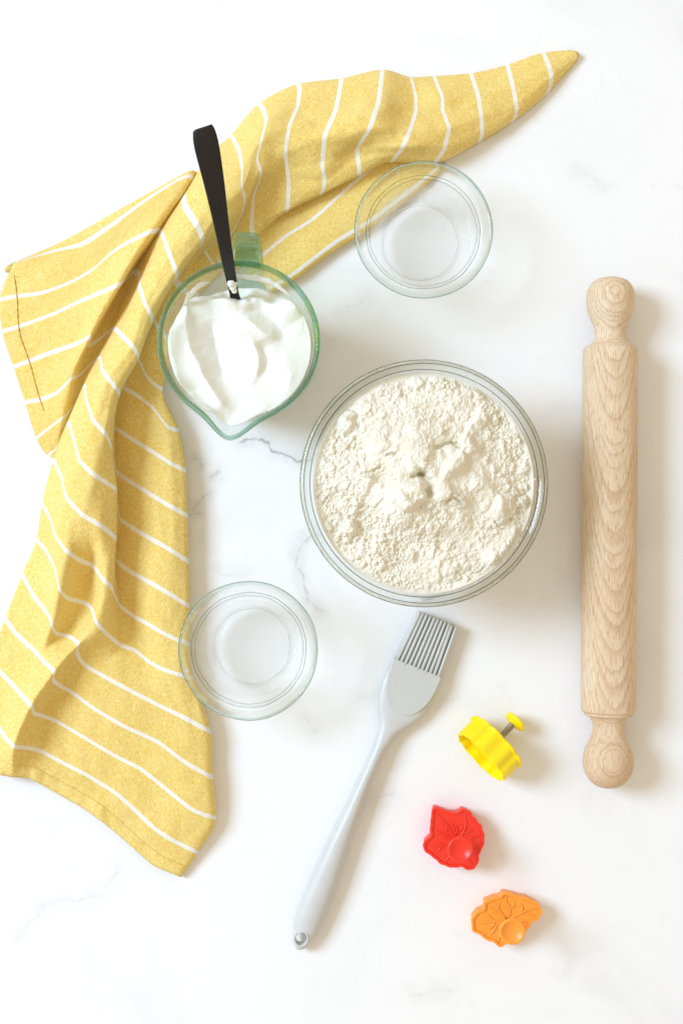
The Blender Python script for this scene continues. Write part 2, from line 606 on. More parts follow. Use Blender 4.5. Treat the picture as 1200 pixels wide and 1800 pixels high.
    # side and bottom along the glass
    border = list(I[:, 0]) + list(I[-1, 1:]) + list(I[::-1, -1][1:]) + list(I[0, ::-1][1:-1])
    V = V.tolist()
    prev = border
    for z in (0.066, 0.057, 0.048, 0.036, 0.024, 0.014, 0.0085):
        ring = []
        for b in border:
            x, y, _ = V[b]
            k = (bowl_in(z) - 0.0008) / math.hypot(x, y)
            ring.append(len(V))
            V.append([x * k, y * k, z])
        for i in range(len(border)):
            j = (i + 1) % len(border)
            F.append([prev[j], prev[i], ring[i], ring[j]])
        prev = ring
    F.append(prev)
    o = mesh_obj('flour', V, F, m, None, loc=(BC[0], BC[1], 0))
    fix_normals(o)
    tag(o, 'lumpy mound of pale cream flour heaped in the mixing bowl', 'flour')
    bmd = bmesh.new()                          # dust and specks left on the glass above the flour
    for k in range(70):
        a = r2.uniform(0, 6.283) if k < 25 else r2.normal(-0.9, 0.45)
        z = r2.uniform(0.0785, 0.0822)
        r = float(bowl_in(z)) - 0.0003
        q = float(np.clip(r2.lognormal(math.log(0.00038), 0.4), 0.0002, 0.0009))
        bmesh.ops.create_icosphere(bmd, subdivisions=1, radius=q, matrix=Matrix.Translation((r * math.cos(a), r * math.sin(a), z)) @ Matrix.Diagonal((1, 1, 0.8, 1)))
    dm_ = bpy.data.meshes.new('flour_dust')
    bmd.to_mesh(dm_)
    bmd.free()
    dm_.materials.append(m)
    du = bpy.data.objects.new('flour_dust', dm_)
    col.objects.link(du)
    du.parent = o
    tag(du, kind='stuff')
    return o


make_flour()


# ------------------------------------------------------------------ measuring jug
JC = W(419.5, 600, 0.105)
spout_dir = W(402, 772, 0.105) - JC
TH_S = math.atan2(spout_dir[1], spout_dir[0])
jug = empty('measuring_jug', (JC[0], JC[1], 0))
tag(jug, 'green tinted glass measuring jug with spout and handle, full of white shortening', 'jug')
jo = spline([(0.0, 0.003), (0.034, 0.0028), (0.0415, 0.0005), (0.0455, 0.0018), (0.0478, 0.008), (0.0500, 0.030), (0.0525, 0.060), (0.0545, 0.085),
             (0.0560, 0.0985)], 60)
jr = [(0.0570, 0.1010), (0.0575, 0.1028), (0.0572, 0.1043), (0.0562, 0.1050), (0.0548, 0.1049), (0.0538, 0.1040)]
ji = spline([(0.0530, 0.1022), (0.0520, 0.0965), (0.0505, 0.083), (0.0486, 0.060), (0.0462, 0.032), (0.0438, 0.013), (0.040, 0.0078), (0.030, 0.0068), (0.0, 0.0066)], 60)
prof = [tuple(x) for x in jo] + jr + [tuple(x) for x in ji]
prof[0], prof[-1] = (0.0, prof[0][1]), (0.0, prof[-1][1])


def spout(th, r, z):
    d = (th - TH_S + math.pi) % (2 * math.pi) - math.pi
    g = math.exp(-(abs(d) / 0.245) ** 1.8)
    h = sstep(0.070, 0.104, z)
    return r + 0.0125 * g * h * min(1, r / 0.045), z - 0.0015 * math.exp(-(d / 0.14) ** 2) * h


v, f = lathe(prof, 240, lambda th, i, r, z: spout(th, r, z), close=False)
fix_normals(mesh_obj('body', v, f, glass_green, jug))
ji_s = np.array(sorted([(z, r) for r, z in ji]))
jug_in = lambda z: np.interp(z, ji_s[:, 0], ji_s[:, 1])
jo_s = np.array(sorted([(z, r) for r, z in jo[12:]]))
jug_out = lambda z: np.interp(z, jo_s[:, 0], jo_s[:, 1])
# handle: a broad strap that leaves the rim, turns down and comes back to the wall
hd = W(433, 400, 0.1) - JC
TH_H = math.atan2(hd[1], hd[0])
path = spline([(0.0556, 0.096), (0.062, 0.0975), (0.071, 0.0965), (0.0765, 0.090), (0.0775, 0.078), (0.0760, 0.062), (0.0715, 0.046), (0.063, 0.036), (0.0516, 0.033)], 40)
verts, faces = [], []
ns = 20
tg = np.gradient(path, axis=0)
tg /= np.linalg.norm(tg, axis=1)[:, None]
for i, (r, z) in enumerate(path):
    nr, nz = -tg[i][1], tg[i][0]
    t_end = min(i, len(path) - 1 - i)
    hw = 0.0092 + 0.003 * math.exp(-t_end / 2.5)
    ht = 0.0042 + 0.002 * math.exp(-t_end / 2.0)
    for k in range(ns):
        a = 2 * math.pi * k / ns
        ca, sa = math.cos(a), math.sin(a)
        y = hw * math.copysign(abs(ca) ** 0.55, ca)
        q = ht * math.copysign(abs(sa) ** 0.55, sa)
        rr, zz = r + nr * q, z + nz * q
        verts.append((rr * math.cos(TH_H) - y * math.sin(TH_H), rr * math.sin(TH_H) + y * math.cos(TH_H), zz))
m_ = len(path)
for i in range(m_ - 1):
    for k in range(ns):
        faces.append((i * ns + k, i * ns + (k + 1) % ns, (i + 1) * ns + (k + 1) % ns, (i + 1) * ns + k))
faces.append(tuple(range(ns)))
faces.append(tuple((m_ - 1) * ns + k for k in range(ns)))
fix_normals(mesh_obj('handle', verts, faces, glass_handle, jug))
# the lime printed scale on the outside of the wall
mat_print = plastic('lime_print', (0.70, 0.86, 0.08), 0.5)


def print_patch(t0, t1, z0, z1):
    verts, faces = [], []
    n = max(2, int(abs(t1 - t0) / 0.02) + 1)
    base = len(verts)
    for i in range(n + 1):
        th = t0 + (t1 - t0) * i / n
        for z in (z0, z1):
            for dr in (0.00012, 0.00032):
                r = jug_out(z) + dr
                verts.append((r * math.cos(th), r * math.sin(th), z))
    for i in range(n):
        a, b = base + 4 * i, base + 4 * i + 4
        faces += [(a + 1, b + 1, b + 3, a + 3), (a, a + 2, b + 2, b), (a, b, b + 1, a + 1), (a + 2, a + 3, b + 3, b + 2)]
    a, b = base, base + 4 * n
    faces += [(a, a + 1, a + 3, a + 2), (b, b + 2, b + 3, b + 1)]
    fix_normals(mesh_obj('printed_mark', verts, faces, mat_print, jug, smooth=False))


verts, faces = [], []
r3 = np.random.default_rng(5)
t = math.radians(-5)
while t < math.radians(34):                       # a band of stroke-like marks near the rim
    wdt = math.radians(r3.uniform(1.2, 2.6))
    z0 = 0.0715 + r3.uniform(0, 0.004)
    z1 = 0.0975 - r3.uniform(0, 0.001)
    if r3.uniform() < 0.5:
        print_patch(t, t + wdt * 0.45, z0, z1)
    else:
        print_patch(t, t + wdt, z1 - 0.0018, z1)
        print_patch(t, t + wdt * 0.4, z0, z1 - 0.002)
        print_patch(t, t + wdt, z0, z0 + 0.0016)
    t += wdt + math.radians(r3.uniform(0.6, 1.4))
for k in range(8):                                # the graduations below
    z = 0.030 + 0.0075 * k
    print_patch(math.radians(6), math.radians(6 + (14 if k % 2 else 9)), z, z + 0.0011)
    print_patch(math.radians(172), math.radians(172 + (14 if k % 2 else 9)), z, z + 0.0011)


# ---- shortening in the jug
def make_shortening():
    m, nt, p, out = new_mat('white_shortening')
    tc = nd(nt, 'ShaderNodeTexCoord').outputs['Object']
    n1 = noise(nt, tc, 35.0, 3.0).outputs['Fac']
    nt.links.new(mixc(nt, n1, (0.80, 0.81, 0.745), (0.83, 0.84, 0.785)), p.inputs['Base Color'])
    p.inputs['Roughness'].default_value = 0.38
    p.inputs['Subsurface Weight'].default_value = 0.25
    p.inputs['Subsurface Radius'].default_value = (0.006, 0.006, 0.004)
    p.inputs['Subsurface Scale'].default_value = 1.0
    bump(nt, noise(nt, tc, 160.0, 3.0).outputs['Fac'], 0.12, 0.0012, p)
    n = 260
    g = np.linspace(-1, 1, n)
    U, Wd = np.meshgrid(g, g, indexing='ij')
    ux = U * np.sqrt(1 - Wd ** 2 / 2)
    uy = Wd * np.sqrt(1 - U ** 2 / 2)
    R0 = 0.0500
    X, Y = ux * R0, uy * R0

    def L(px, py):
        q = W(px, py, 0.084)
        return np.array([q[0] - JC[0], q[1] - JC[1]])
    sd = np.array([math.cos(TH_S), math.sin(TH_S)])
    along = X * sd[0] + Y * sd[1]
    Z = 0.0835 + 0.10 * along
    jx = X + 0.0045 * fbm(X, Y, 0.022, 3, 61)
    jy = Y + 0.0045 * fbm(X, Y, 0.03, 2, 62)

    def ridge(pts, h, wl, wr, taper=0.25):
        nonlocal Z
        P = spline(np.array([L(*q) for q in pts]), 26)
        best = np.full(Z.shape, 9.0)
        sg = np.ones(Z.shape)
        tt = np.zeros(Z.shape)
        for i in range(len(P) - 1):
            a, b = P[i], P[i + 1]
            ba = b - a
            t = np.clip(((jx - a[0]) * ba[0] + (jy - a[1]) * ba[1]) / (ba @ ba), 0, 1)
            ex, ey = jx - a[0] - t * ba[0], jy - a[1] - t * ba[1]
            d = np.hypot(ex, ey)
            k = d < best
            best = np.where(k, d, best)
            sg = np.where(k, np.sign(ba[0] * ey - ba[1] * ex), sg)
            tt = np.where(k, (i + t) / (len(P) - 1), tt)
        w_ = np.where(sg > 0, wl, wr)           # left of the path direction = +
        end = sstep(0, taper, tt) * sstep(1, 1 - taper, tt)
        Z = Z + h * np.exp(-(best / w_) ** 1.35) * (0.12 + 0.88 * end)
    # band that climbs the left wall and the long fold beside it
    ridge([(322, 520), (338, 580), (352, 640), (384, 690), (420, 715)], 0.0075, 0.005, 0.013, 0.2)
    ridge([(305, 560), (306, 620), (330, 690)], 0.007, 0.012, 0.008)
    # crest by the spoon, ragged towards the handle
    ridge([(372, 540), (400, 524), (430, 515), (462, 503), (500, 530), (525, 566)], 0.0085, 0.0045, 0.012, 0.15)
    # the central swirl with its shaded scoops
    ridge([(400, 592), (425, 590), (446, 602), (452, 640), (444, 676)], 0.0065, 0.011, 0.0035, 0.2)
    ridge([(412, 560), (440, 572), (470, 590), (505, 590)], 0.005, 0.010, 0.004, 0.3)
    ridge([(420, 560), (450, 545), (480, 560), (512, 600)], -0.0055, 0.006, 0.008, 0.3)
    ridge([(455, 600), (468, 630), (455, 672)], -0.0045, 0.006, 0.006, 0.3)
    ridge([(376, 560), (380, 610), (396, 660)], -0.0060, 0.005, 0.006, 0.3)
    ridge([(480, 640), (510, 660), (500, 700)], 0.0035, 0.011, 0.010, 0.3)
    ridge([(400, 730), (440, 728), (480, 705)], 0.003, 0.010, 0.008, 0.3)
    # drop towards the handle side
    hdv = np.array([math.cos(TH_H), math.sin(TH_H)])
    ah = X * hdv[0] + Y * hdv[1] + 0.004 * fbm(X, Y, 0.016, 3, 66)
    Z -= 0.026 * sstep(0.030, 0.046, ah)
    Z += 0.0007 * fbm(X, Y, 0.012, 3, 63) + 0.0014 * fbm(X, Y, 0.03, 2, 64)
    Rr = np.hypot(ux, uy)
    Z = np.clip(Z, 0.045, 0.1015)
    V = np.stack([X, Y, Z], -1).reshape(-1, 3)
    lim = jug_in(V[:, 2]) - 0.0004
    th = np.arctan2(V[:, 1], V[:, 0])
    dd = (th - TH_S + np.pi) % (2 * np.pi) - np.pi
    lim = lim + 0.0105 * np.exp(-(np.abs(dd) / 0.245) ** 1.8) * sstep(0.070, 0.104, V[:, 2])
    V[:, 0] *= lim / R0
    V[:, 1] *= lim / R0
    I = np.arange(n * n).reshape(n, n)
    F = np.stack([I[:-1, :-1], I[1:, :-1], I[1:, 1:], I[:-1, 1:]], -1).reshape(-1, 4).tolist()
    border = list(I[:, 0]) + list(I[-1, 1:]) + list(I[::-1, -1][1:]) + list(I[0, ::-1][1:-1])
    V = V.tolist()
    prev = border
    for fr in (0.85, 0.65, 0.4, 0.2, 0.06, 0.0):
        ring = []
        for b in border:
            x, y, z0 = V[b]
            z = 0.0085 + (z0 - 0.0085) * fr
            a = math.atan2(y, x)
            d = (a - TH_S + math.pi) % (2 * math.pi) - math.pi
            r = float(jug_in(z)) - 0.0004 + 0.0105 * math.exp(-(abs(d) / 0.245) ** 1.8) * float(sstep(0.070, 0.104, z))
            ring.append(len(V))
            V.append([r * math.cos(a), r * math.sin(a), z])
        for i in range(len(border)):
            j = (i + 1) % len(border)
            F.append([prev[j], prev[i], ring[i], ring[j]])
        prev = ring
    F.append(prev)
    root = empty('shortening', (JC[0], JC[1], 0.0075))
    tag(root, 'creamy white shortening swirled in the green tinted jug', 'shortening')
    o = fix_normals(mesh_obj('swirled_mass', V, F, m, root, loc=(0, 0, -0.0075)))

    def smear(pts, rad, flat, seed):
        """a ragged dab along a path of (theta, z) on the inner wall"""
        P = resample(pts, 30)
        vv, ff = [], []
        nn = 9
        for i, (t_, z_) in enumerate(P):
            e = math.sin(math.pi * (i + 0.5) / 30) ** 0.6
            rw = rad * e * (1 + 0.5 * float(vnoise(np.array([i * 1.0]), np.array([seed * 3.0]), 3.0, seed)[0]))
            for k in range(nn):
                s_ = -1 + 2 * k / (nn - 1)
                jit = 0.25 * float(vnoise(np.array([i * 1.0]), np.array([k * 1.0]), 1.5, seed + 3)[0])
                z = z_ + rw * (s_ + jit)
                th_ = flat * (1 - s_ * s_) * e + 0.00015
                r = float(jug_in(z)) - th_
                vv.append((r * math.cos(t_), r * math.sin(t_), z))
        for i in range(29):
            for k in range(nn - 1):
                a = i * nn + k
                ff.append((a, a + 1, a + nn + 1, a + nn))
        # back side on the wall
        nb = len(vv)
        for i, (t_, z_) in enumerate(P):
            for k in range(nn):
                x, y, z = vv[i * nn + k]
                r = float(jug_in(z)) - 0.00008
                vv.append((r * math.cos(t_), r * math.sin(t_), z))
        for i in range(29):
            for k in range(nn - 1):
                a = nb + i * nn + k
                ff.append((a, a + nn, a + nn + 1, a + 1))
        fix_normals(mesh_obj('smear', vv, ff, m, root, loc=(0, 0, -0.0075)))
    D = math.radians
    smear([(TH_H + D(62), 0.080), (TH_H + D(50), 0.090), (TH_H + D(38), 0.093), (TH_H + D(30), 0.088)], 0.005, 0.0022, 4)
    smear([(TH_H + D(12), 0.086), (TH_H - D(2), 0.083), (TH_H - D(22), 0.087), (TH_H - D(40), 0.083)], 0.0055, 0.0024, 9)
    smear([(TH_S - D(34), 0.098), (TH_S - D(24), 0.0985), (TH_S - D(14), 0.099)], 0.0022, 0.0014, 12)
    smear([(TH_S + D(40), 0.097), (TH_S + D(28), 0.098)], 0.002, 0.0012, 15)
    return root, m


short_root, mat_short = make_shortening()

# ------------------------------------------------------------------ spoon in the jug
m_sp, nt, p, out = new_mat('black_steel')
tc = nd(nt, 'ShaderNodeTexCoord').outputs['Object']
n1 = noise(nt, tc, 40.0, 3.0).outputs['Fac']
nt.links.new(mixc(nt, n1, (0.008, 0.006, 0.005), (0.018, 0.013, 0.010)), p.inputs['Base Color'])
p.inputs['Metallic'].default_value = 0.35
p.inputs['Roughness'].default_value = 0.42
bump(nt, noise(nt, tc, 500.0, 2.0).outputs['Fac'], 0.08, 0.0004, p)
axis_pts = [W(356.5, 223.5, 0.1805), W(358.3, 230, 0.1795), W(363.5, 258, 0.1755), W(376, 320, 0.163), W(387, 382, 0.144), W(397, 440, 0.122), W(406, 488, 0.098), W(412.5, 520, 0.083)]
dlow = (axis_pts[-1] - axis_pts[-2])
dlow = dlow / np.linalg.norm(dlow)
axis_pts += [axis_pts[-1] + dlow * 0.010, axis_pts[-1] + dlow * 0.022, axis_pts[-1] + dlow * 0.038, axis_pts[-1] + dlow * 0.052, axis_pts[-1] + dlow * 0.060]
hw_pts = [0.0056, 0.0072, 0.0081, 0.0069, 0.0055, 0.0045, 0.0039, 0.0035, 0.0060, 0.0135, 0.0165, 0.0120, 0.0030]
th_pts = [0.0007] + [0.0014] * 7 + [0.0013, 0.0010, 0.0009, 0.0009, 0.0008]
A = spline(axis_pts, 80)
HW = spline(np.array(hw_pts)[:, None], 80)[:, 0]
TK = spline(np.array(th_pts)[:, None], 80)[:, 0]
tg = np.gradient(A, axis=0)
tg /= np.linalg.norm(tg, axis=1)[:, None]
side = np.cross(np.array([0, 0, 1.0]), np.array([dlow[0], dlow[1], 0.0]))
side /= np.linalg.norm(side)
verts, faces = [], []
ns = 16
for i in range(80):
    s_ = side - tg[i] * np.dot(side, tg[i])
    s_ /= np.linalg.norm(s_)
    nrm = np.cross(tg[i], s_)
    for k in range(ns):
        a = 2 * math.pi * k / ns
        ca, sa = math.cos(a), math.sin(a)
        xx = math.copysign(abs(ca) ** 0.6, ca)
        yy = math.copysign(abs(sa) ** 0.6, sa)
        cup = 0.0
        if HW[i] > 0.006 and i > 45:
            cup = -0.006 * (1 - xx * xx) * min(1, (HW[i] - 0.005) / 0.01)
        verts.append(A[i] + s_ * (HW[i] * xx) + nrm * (TK[i] * yy + cup))
for i in range(79):
    for k in range(ns):
        faces.append((i * ns + k, i * ns + (k + 1) % ns, (i + 1) * ns + (k + 1) % ns, (i + 1) * ns + k))
faces.append(tuple(range(ns)))
faces.append(tuple(79 * ns + k for k in range(ns)))
base = A[-1].copy()
sp = fix_normals(mesh_obj('spoon', [np.asarray(q) - base for q in verts], faces, m_sp, None, loc=tuple(base)))
tag(sp, 'black metal spoon standing in the jug of white shortening', 'spoon')

# dab of shortening clinging to the spoon
bm = bmesh.new()
r5 = np.random.default_rng(8)
for k in range(13):
    f_ = r5.uniform(0, 1)
    c = W(404 + 11 * f_ + r5.normal(0, 1.6), 490 + 26 * f_ + r5.normal(0, 2), 0.0985 - 0.0125 * f_)
    r = r5.uniform(0.0014, 0.0034)
    mat4 = Matrix.Translation(Vector(c) - Vector((JC[0], JC[1], 0.0075))) @ Matrix.Diagonal((r, r * r5.uniform(0.8, 1.5), r * 0.6, 1))
    bmesh.ops.create_icosphere(bm, subdivisions=2, radius=1, matrix=mat4)
me = bpy.data.meshes.new('smear')
bm.to_mesh(me)
bm.free()
me.polygons.foreach_set('use_smooth', [True] * len(me.polygons))
me.materials.append(mat_short)
o = bpy.data.objects.new('smear', me)
col.objects.link(o)
rm = o.modifiers.new('fuse', 'REMESH')
rm.mode = 'VOXEL'
rm.voxel_size = 0.0005
rm.use_smooth_shade = True
sm_ = o.modifiers.new('soften', 'SMOOTH')
sm_.iterations = 3
o.parent = short_root


# ------------------------------------------------------------------ towel
def towel_mat():
    m, nt, p, out = new_mat('yellow_striped_linen')
    uv = nd(nt, 'ShaderNodeTexCoord').outputs['UV']       # u in metres along the stripes, v in stripe numbers
    sep = nd(nt, 'ShaderNodeSeparateXYZ', Vector=uv)
    u, v = sep.outputs[0], sep.outputs[1]
    vm = mth(nt, 'MULTIPLY', v, 0.029)
    comb = nd(nt, 'ShaderNodeCombineXYZ', X=u, Y=vm, Z=0.0).outputs[0]
    # stripe: distance to the nearest whole number
    wv = mth(nt, 'MULTIPLY', mth(nt, 'SUBTRACT', noise(nt, comb, 300.0, 2.0).outputs['Fac'], 0.5), 0.02)
    fr = mth(nt, 'FRACT', mth(nt, 'ADD', mth(nt, 'ADD', v, 0.5), wv))
    dist = mth(nt, 'ABSOLUTE', mth(nt, 'SUBTRACT', fr, 0.5))
    stripe = maprange(nt, dist, 0.046, 0.066, 1.0, 0.0)
    s1 = noise(nt, vmth(nt, 'MULTIPLY', comb, (300, 1600, 1)), 1.0, 2.0, 0.6).outputs['Fac']
    s2 = noise(nt, vmth(nt, 'MULTIPLY', comb, (1600, 300, 1)), 1.0, 2.0, 0.6).outputs['Fac']
    s3 = noise(nt, comb, 45.0, 3.0, 0.6).outputs['Fac']
    weave = mth(nt, 'MULTIPLY_ADD', s1, 0.5, mth(nt, 'MULTIPLY', s2, 0.5))
    k = maprange(nt, weave, 0.35, 0.66)
    yel = mixc(nt, k, (0.75, 0.475, 0.062), (0.90, 0.755, 0.315))
    yel = mixc(nt, maprange(nt, s3, 0.35, 0.7, 0.0, 0.20), yel, (0.86, 0.73, 0.33))
    colr = mixc(nt, mth(nt, 'MULTIPLY', stripe, maprange(nt, weave, 0.3, 0.6, 0.84, 1.0)), yel, (0.87, 0.85, 0.78))
    nt.links.new(colr, p.inputs['Base Color'])
    p.inputs['Roughness'].default_value = 0.9
    p.inputs['Specular IOR Level'].default_value = 0.15
    p.inputs['Sheen Weight'].default_value = 0.12
    b = bump(nt, weave, 0.7, 0.0016, p)
    return m


MAT_TOWEL = towel_mat()
rows = {}


def row(v, Aseg, Vseg, Bseg, Tseg, Cseg):
    rows[v] = [Aseg, Vseg, Bseg, Tseg, Cseg]


row(1, [(25, 462, 4), (100, 440, 8), (150, 430, 10), (200, 395, 13), (260, 350, 16), (320, 312, 17), (342, 306, 15)], [(338, 318, 12), (326, 336, 10)],
    [(322, 345, 16), (325, 365, 27), (345, 395, 34), (356, 420, 32), (352, 432, 25)], [(330, 455, 12)],
    [(307, 495, 8), (312, 500, 8), (320, 508, 8), (330, 515, 8), (345, 520, 7)])
row(2, [(0, 527, 3), (30, 521, 5), (75, 516, 8), (125, 497, 11), (165, 475, 14), (190, 450, 17), (215, 432, 19), (250, 415, 22), (274, 403, 23)], [(279, 405, 16), (281, 406, 12)],
    [(283, 406, 17), (290, 420, 24), (298, 445, 33), (310, 478, 34), (309, 490, 25)], [(290, 520, 12)],
    [(270, 558, 8), (277, 575, 9), (290, 590, 9), (305, 605, 9), (316, 615, 8)])
row(3, [(5, 583, 3), (30, 575, 5), (60, 565, 7), (100, 550, 11), (130, 535, 15), (165, 520, 21), (195, 508, 27), (213, 498, 30)], [(219, 492, 14), (236, 475, 7)],
    [(247, 482, 16), (246, 505, 27), (255, 533, 34), (264, 552, 33), (267, 564, 26)], [(255, 595, 12)],
    [(243, 630, 8), (250, 645, 9), (258, 662, 11), (270, 675, 13), (284, 684, 14)])
row(4, [(25, 645, 3), (52, 635, 5), (90, 620, 9), (130, 607, 15), (150, 598, 21), (160, 590, 24)], [(154, 610, 10), (178, 594, 5), (194, 583, 7)],
    [(202, 577, 19), (215, 590, 29), (232, 607, 34), (242, 622, 32), (243, 630, 26)], [(225, 655, 12)],
    [(218, 682, 7), (245, 697, 11), (270, 717, 15), (295, 752, 16), (313, 757, 13)])
row(5, [(45, 707, 3), (75, 702, 5), (100, 692, 9), (115, 678, 14), (128, 662, 17)], [(134, 664, 9), (155, 645, 5), (170, 632, 8)],
    [(178, 627, 20), (180, 650, 28), (190, 665, 34), (204, 682, 33), (210, 692, 26)], [(203, 718, 12)],
    [(200, 750, 6), (225, 767, 11), (270, 795, 17), (300, 815, 18), (325, 827, 14)])
row(6, [(65, 770, 3), (90, 750, 6), (110, 735, 10)], [(120, 725, 8), (132, 710, 6), (143, 690, 9)],
    [(150, 675, 20), (153, 705, 28), (165, 740, 35), (185, 762, 35), (197, 790, 26)], [(198, 808, 12)],
    [(205, 830, 6), (235, 850, 12), (275, 875, 18), (305, 893, 18), (328, 907, 14)])
row(7, [(85, 800, 2), (92, 795, 3), (98, 790, 3)], [(105, 775, 4), (112, 760, 5), (118, 748, 8)],
    [(122, 740, 16), (132, 775, 28), (140, 810, 35), (165, 835, 37), (205, 860, 26)], [(205, 885, 12)],
    [(210, 912, 6), (245, 935, 13), (280, 955, 18), (305, 970, 18), (330, 987, 14)])
row(8, None, None, [(95, 808, 8), (110, 838, 22), (117, 875, 33), (145, 905, 36), (175, 922, 34), (205, 947, 24)], [(201, 965, 12)],
    [(202, 984, 7), (230, 1005, 12), (270, 1027, 18), (300, 1045, 18), (331, 1065, 14)])
row(9, None, None, [(75, 885, 6), (88, 908, 16), (100, 945, 27), (118, 970, 31), (140, 985, 24), (164, 993, 18), (172, 1003, 24), (184, 1022, 28), (197, 1033, 25)], [(200, 1045, 17)],
    [(210, 1065, 8), (235, 1083, 10), (258, 1095, 15), (285, 1112, 18), (318, 1128, 17), (331, 1134, 14)])
row(10, None, None, [(65, 948, 6), (82, 967, 14), (95, 990, 22), (102, 1017, 29), (105, 1038, 30), (117, 1052, 24), (143, 1057, 17), (160, 1065, 18), (167, 1080, 25), (168, 1093, 28)], [(180, 1107, 26), (194, 1120, 19)],
    [(213, 1135, 12), (238, 1143, 11), (258, 1160, 12), (285, 1176, 16), (315, 1186, 17), (337, 1192, 14)])
row(11, None, None, [(40, 1010, 6), (60, 1047, 13), (77, 1068, 18), (91, 1087, 26), (92, 1105, 26), (98, 1114, 19), (122, 1118, 18), (141, 1131, 26)], [(134, 1141, 23), (138, 1155, 18)],
    [(150, 1170, 17), (185, 1190, 17), (235, 1217, 15), (280, 1240, 15), (325, 1262, 16), (369, 1286, 13)])
row(12, None, None, [(10, 1087, 6), (30, 1115, 10), (60, 1142, 15), (78, 1162, 21), (97, 1181, 28)], [(91, 1194, 21), (105, 1205, 13)],
    [(125, 1215, 14), (165, 1245, 16), (215, 1275, 16), (280, 1305, 15), (325, 1340, 16), (373, 1367, 14)])
row(13, None, None, [(-15, 1160, 5), (0, 1180, 8), (25, 1205, 14), (45, 1228, 21), (56, 1240, 27)], [(59, 1254, 18), (75, 1258, 11)],
    [(100, 1267, 11), (150, 1297, 13), (200, 1327, 14), (250, 1352, 13), (290, 1385, 13), (340, 1425, 14), (378, 1438, 12)])
row(14, None, None, [(-25, 1240, 5), (-10, 1265, 8), (0, 1280, 13), (12, 1298, 20), (26, 1313, 25)], [(40, 1313, 15), (70, 1318, 9)],
    [(110, 1340, 9), (150, 1360, 10), (200, 1390, 10), (240, 1425, 10), (270, 1455, 10), (300, 1475, 10), (347, 1498, 9)])
row(14.82, None, None, [(-45, 1335, 4), (-25, 1348, 6), (-12, 1355, 9), (0, 1362, 11), (20, 1365, 11)], [(35, 1366, 9), (50, 1367, 7)],
    [(75, 1380, 5), (110, 1400, 4), (150, 1422, 4), (200, 1460, 4), (245, 1500, 5), (270, 1522, 5), (317, 1541, 5)])
row(0, [(100, 442, 1), (180, 402, 1), (260, 358, 1), (320, 322, 1), (345, 312, 2)], [(356, 300, 2), (366, 280, 4)],
    [(371, 268, 9), (374, 284, 20), (381, 320, 30), (390, 362, 33), (396, 392, 28)], [(385, 412, 16)],
    [(360, 440, 8), (365, 450, 8), (372, 460, 8), (380, 470, 7), (390, 475, 6)])
row(-1, [(310, 345, 1), (360, 305, 1), (408, 268, 1)], [(410, 258, 1), (406, 244, 3)],
    [(405, 238, 8), (412, 248, 16), (421, 265, 24), (426, 295, 30), (425, 330, 31), (430, 352, 26)], [(425, 375, 16)],
    [(405, 415, 10), (395, 430, 9), (385, 440, 8), (380, 452, 8), (385, 462, 7)])
row(-2, None, None, [(456, 182, 8), (463, 192, 16), (469, 212, 24), (460, 245, 29), (450, 280, 29), (459, 303, 27)], [(452, 325, 18), (445, 345, 15)],
    [(444, 360, 14), (443, 380, 13), (442, 400, 12), (445, 413, 9), (450, 418, 5)])
row(-3, None, None, [(524, 148, 6), (527, 157, 12), (524, 185, 20), (507, 225, 26), (501, 265, 25), (505, 300, 20)], [(507, 315, 18), (507, 330, 17)],
    [(507, 345, 16), (506, 356, 15), (505, 367, 14), (503, 372, 9), (500, 372, 5)])
row(-4, None, None, [(600, 138, 6), (599, 147, 12), (590, 195, 22), (570, 240, 28), (566, 285, 22), (568, 305, 20)], [(570, 315, 18), (570, 322, 17)],
    [(569, 328, 16), (567, 333, 15), (565, 338, 14), (563, 342, 9), (560, 340, 4)])
row(-5, None, None, [(672, 123, 8), (671, 133, 14), (665, 180, 25), (650, 225, 29), (635, 247, 24), (627, 260, 20)], [(628, 275, 18), (630, 288, 18)],
    [(631, 296, 17), (631, 302, 16), (631, 306, 15), (630, 309, 9), (628, 306, 4)])
row(-6, None, None, [(721, 136, 6), (725, 148, 9), (730, 170, 11), (731, 195, 15), (720, 230, 23), (708, 257, 25)], [(702, 266, 22), (696, 273, 20)],
    [(693, 277, 18), (690, 280, 16), (688, 283, 12), (686, 284, 8), (685, 280, 3)])
row(-7, None, None, [(762, 134, 5), (767, 148, 10), (777, 170, 16), (777, 195, 16), (789, 225, 21), (781, 258, 19)], [(777, 268, 16), (772, 275, 14)],
    [(769, 279, 13), (766, 282, 11), (763, 285, 8), (761, 286, 5), (760, 282, 2)])
row(-8, None, None, [(827, 129, 4), (832, 145, 9), (840, 170, 14), (845, 205, 16), (846, 225, 14), (846, 232, 13)], [(846, 237, 12), (845, 240, 11)],
    [(844, 243, 10), (843, 245, 8), (842, 247, 6), (841, 248, 4), (840, 246, 2)])
row(-9, None, None, [(891, 114, 3), (895, 130, 8), (900, 150, 12), (906, 182, 12), (907, 195, 10), (906, 199, 9)], [(905, 203, 8), (904, 206, 8)],
    [(902, 208, 7), (901, 210, 6), (900, 212, 5), (899, 212, 3), (898, 210, 2)])
row(-10, None, None, [(954, 93, 3), (960, 107, 6), (965, 120, 9), (968, 135, 9), (967, 145, 7), (966, 150, 6)], [(965, 153, 5), (964, 156, 5)],
    [(963, 158, 5), (962, 160, 4), (961, 162, 3), (960, 162, 2), (959, 160, 2)])
row(-10.72, None, None, [(1000, 89, 3), (1008, 90, 4), (1013, 91, 4), (1016, 93, 4), (1017, 95, 4), (1017, 97, 4)], [(1016, 99, 4), (1015, 100, 3)],
    [(1014, 102, 3), (1013, 103, 3), (1012, 104, 2), (1011, 104, 2), (1010, 103, 2)])

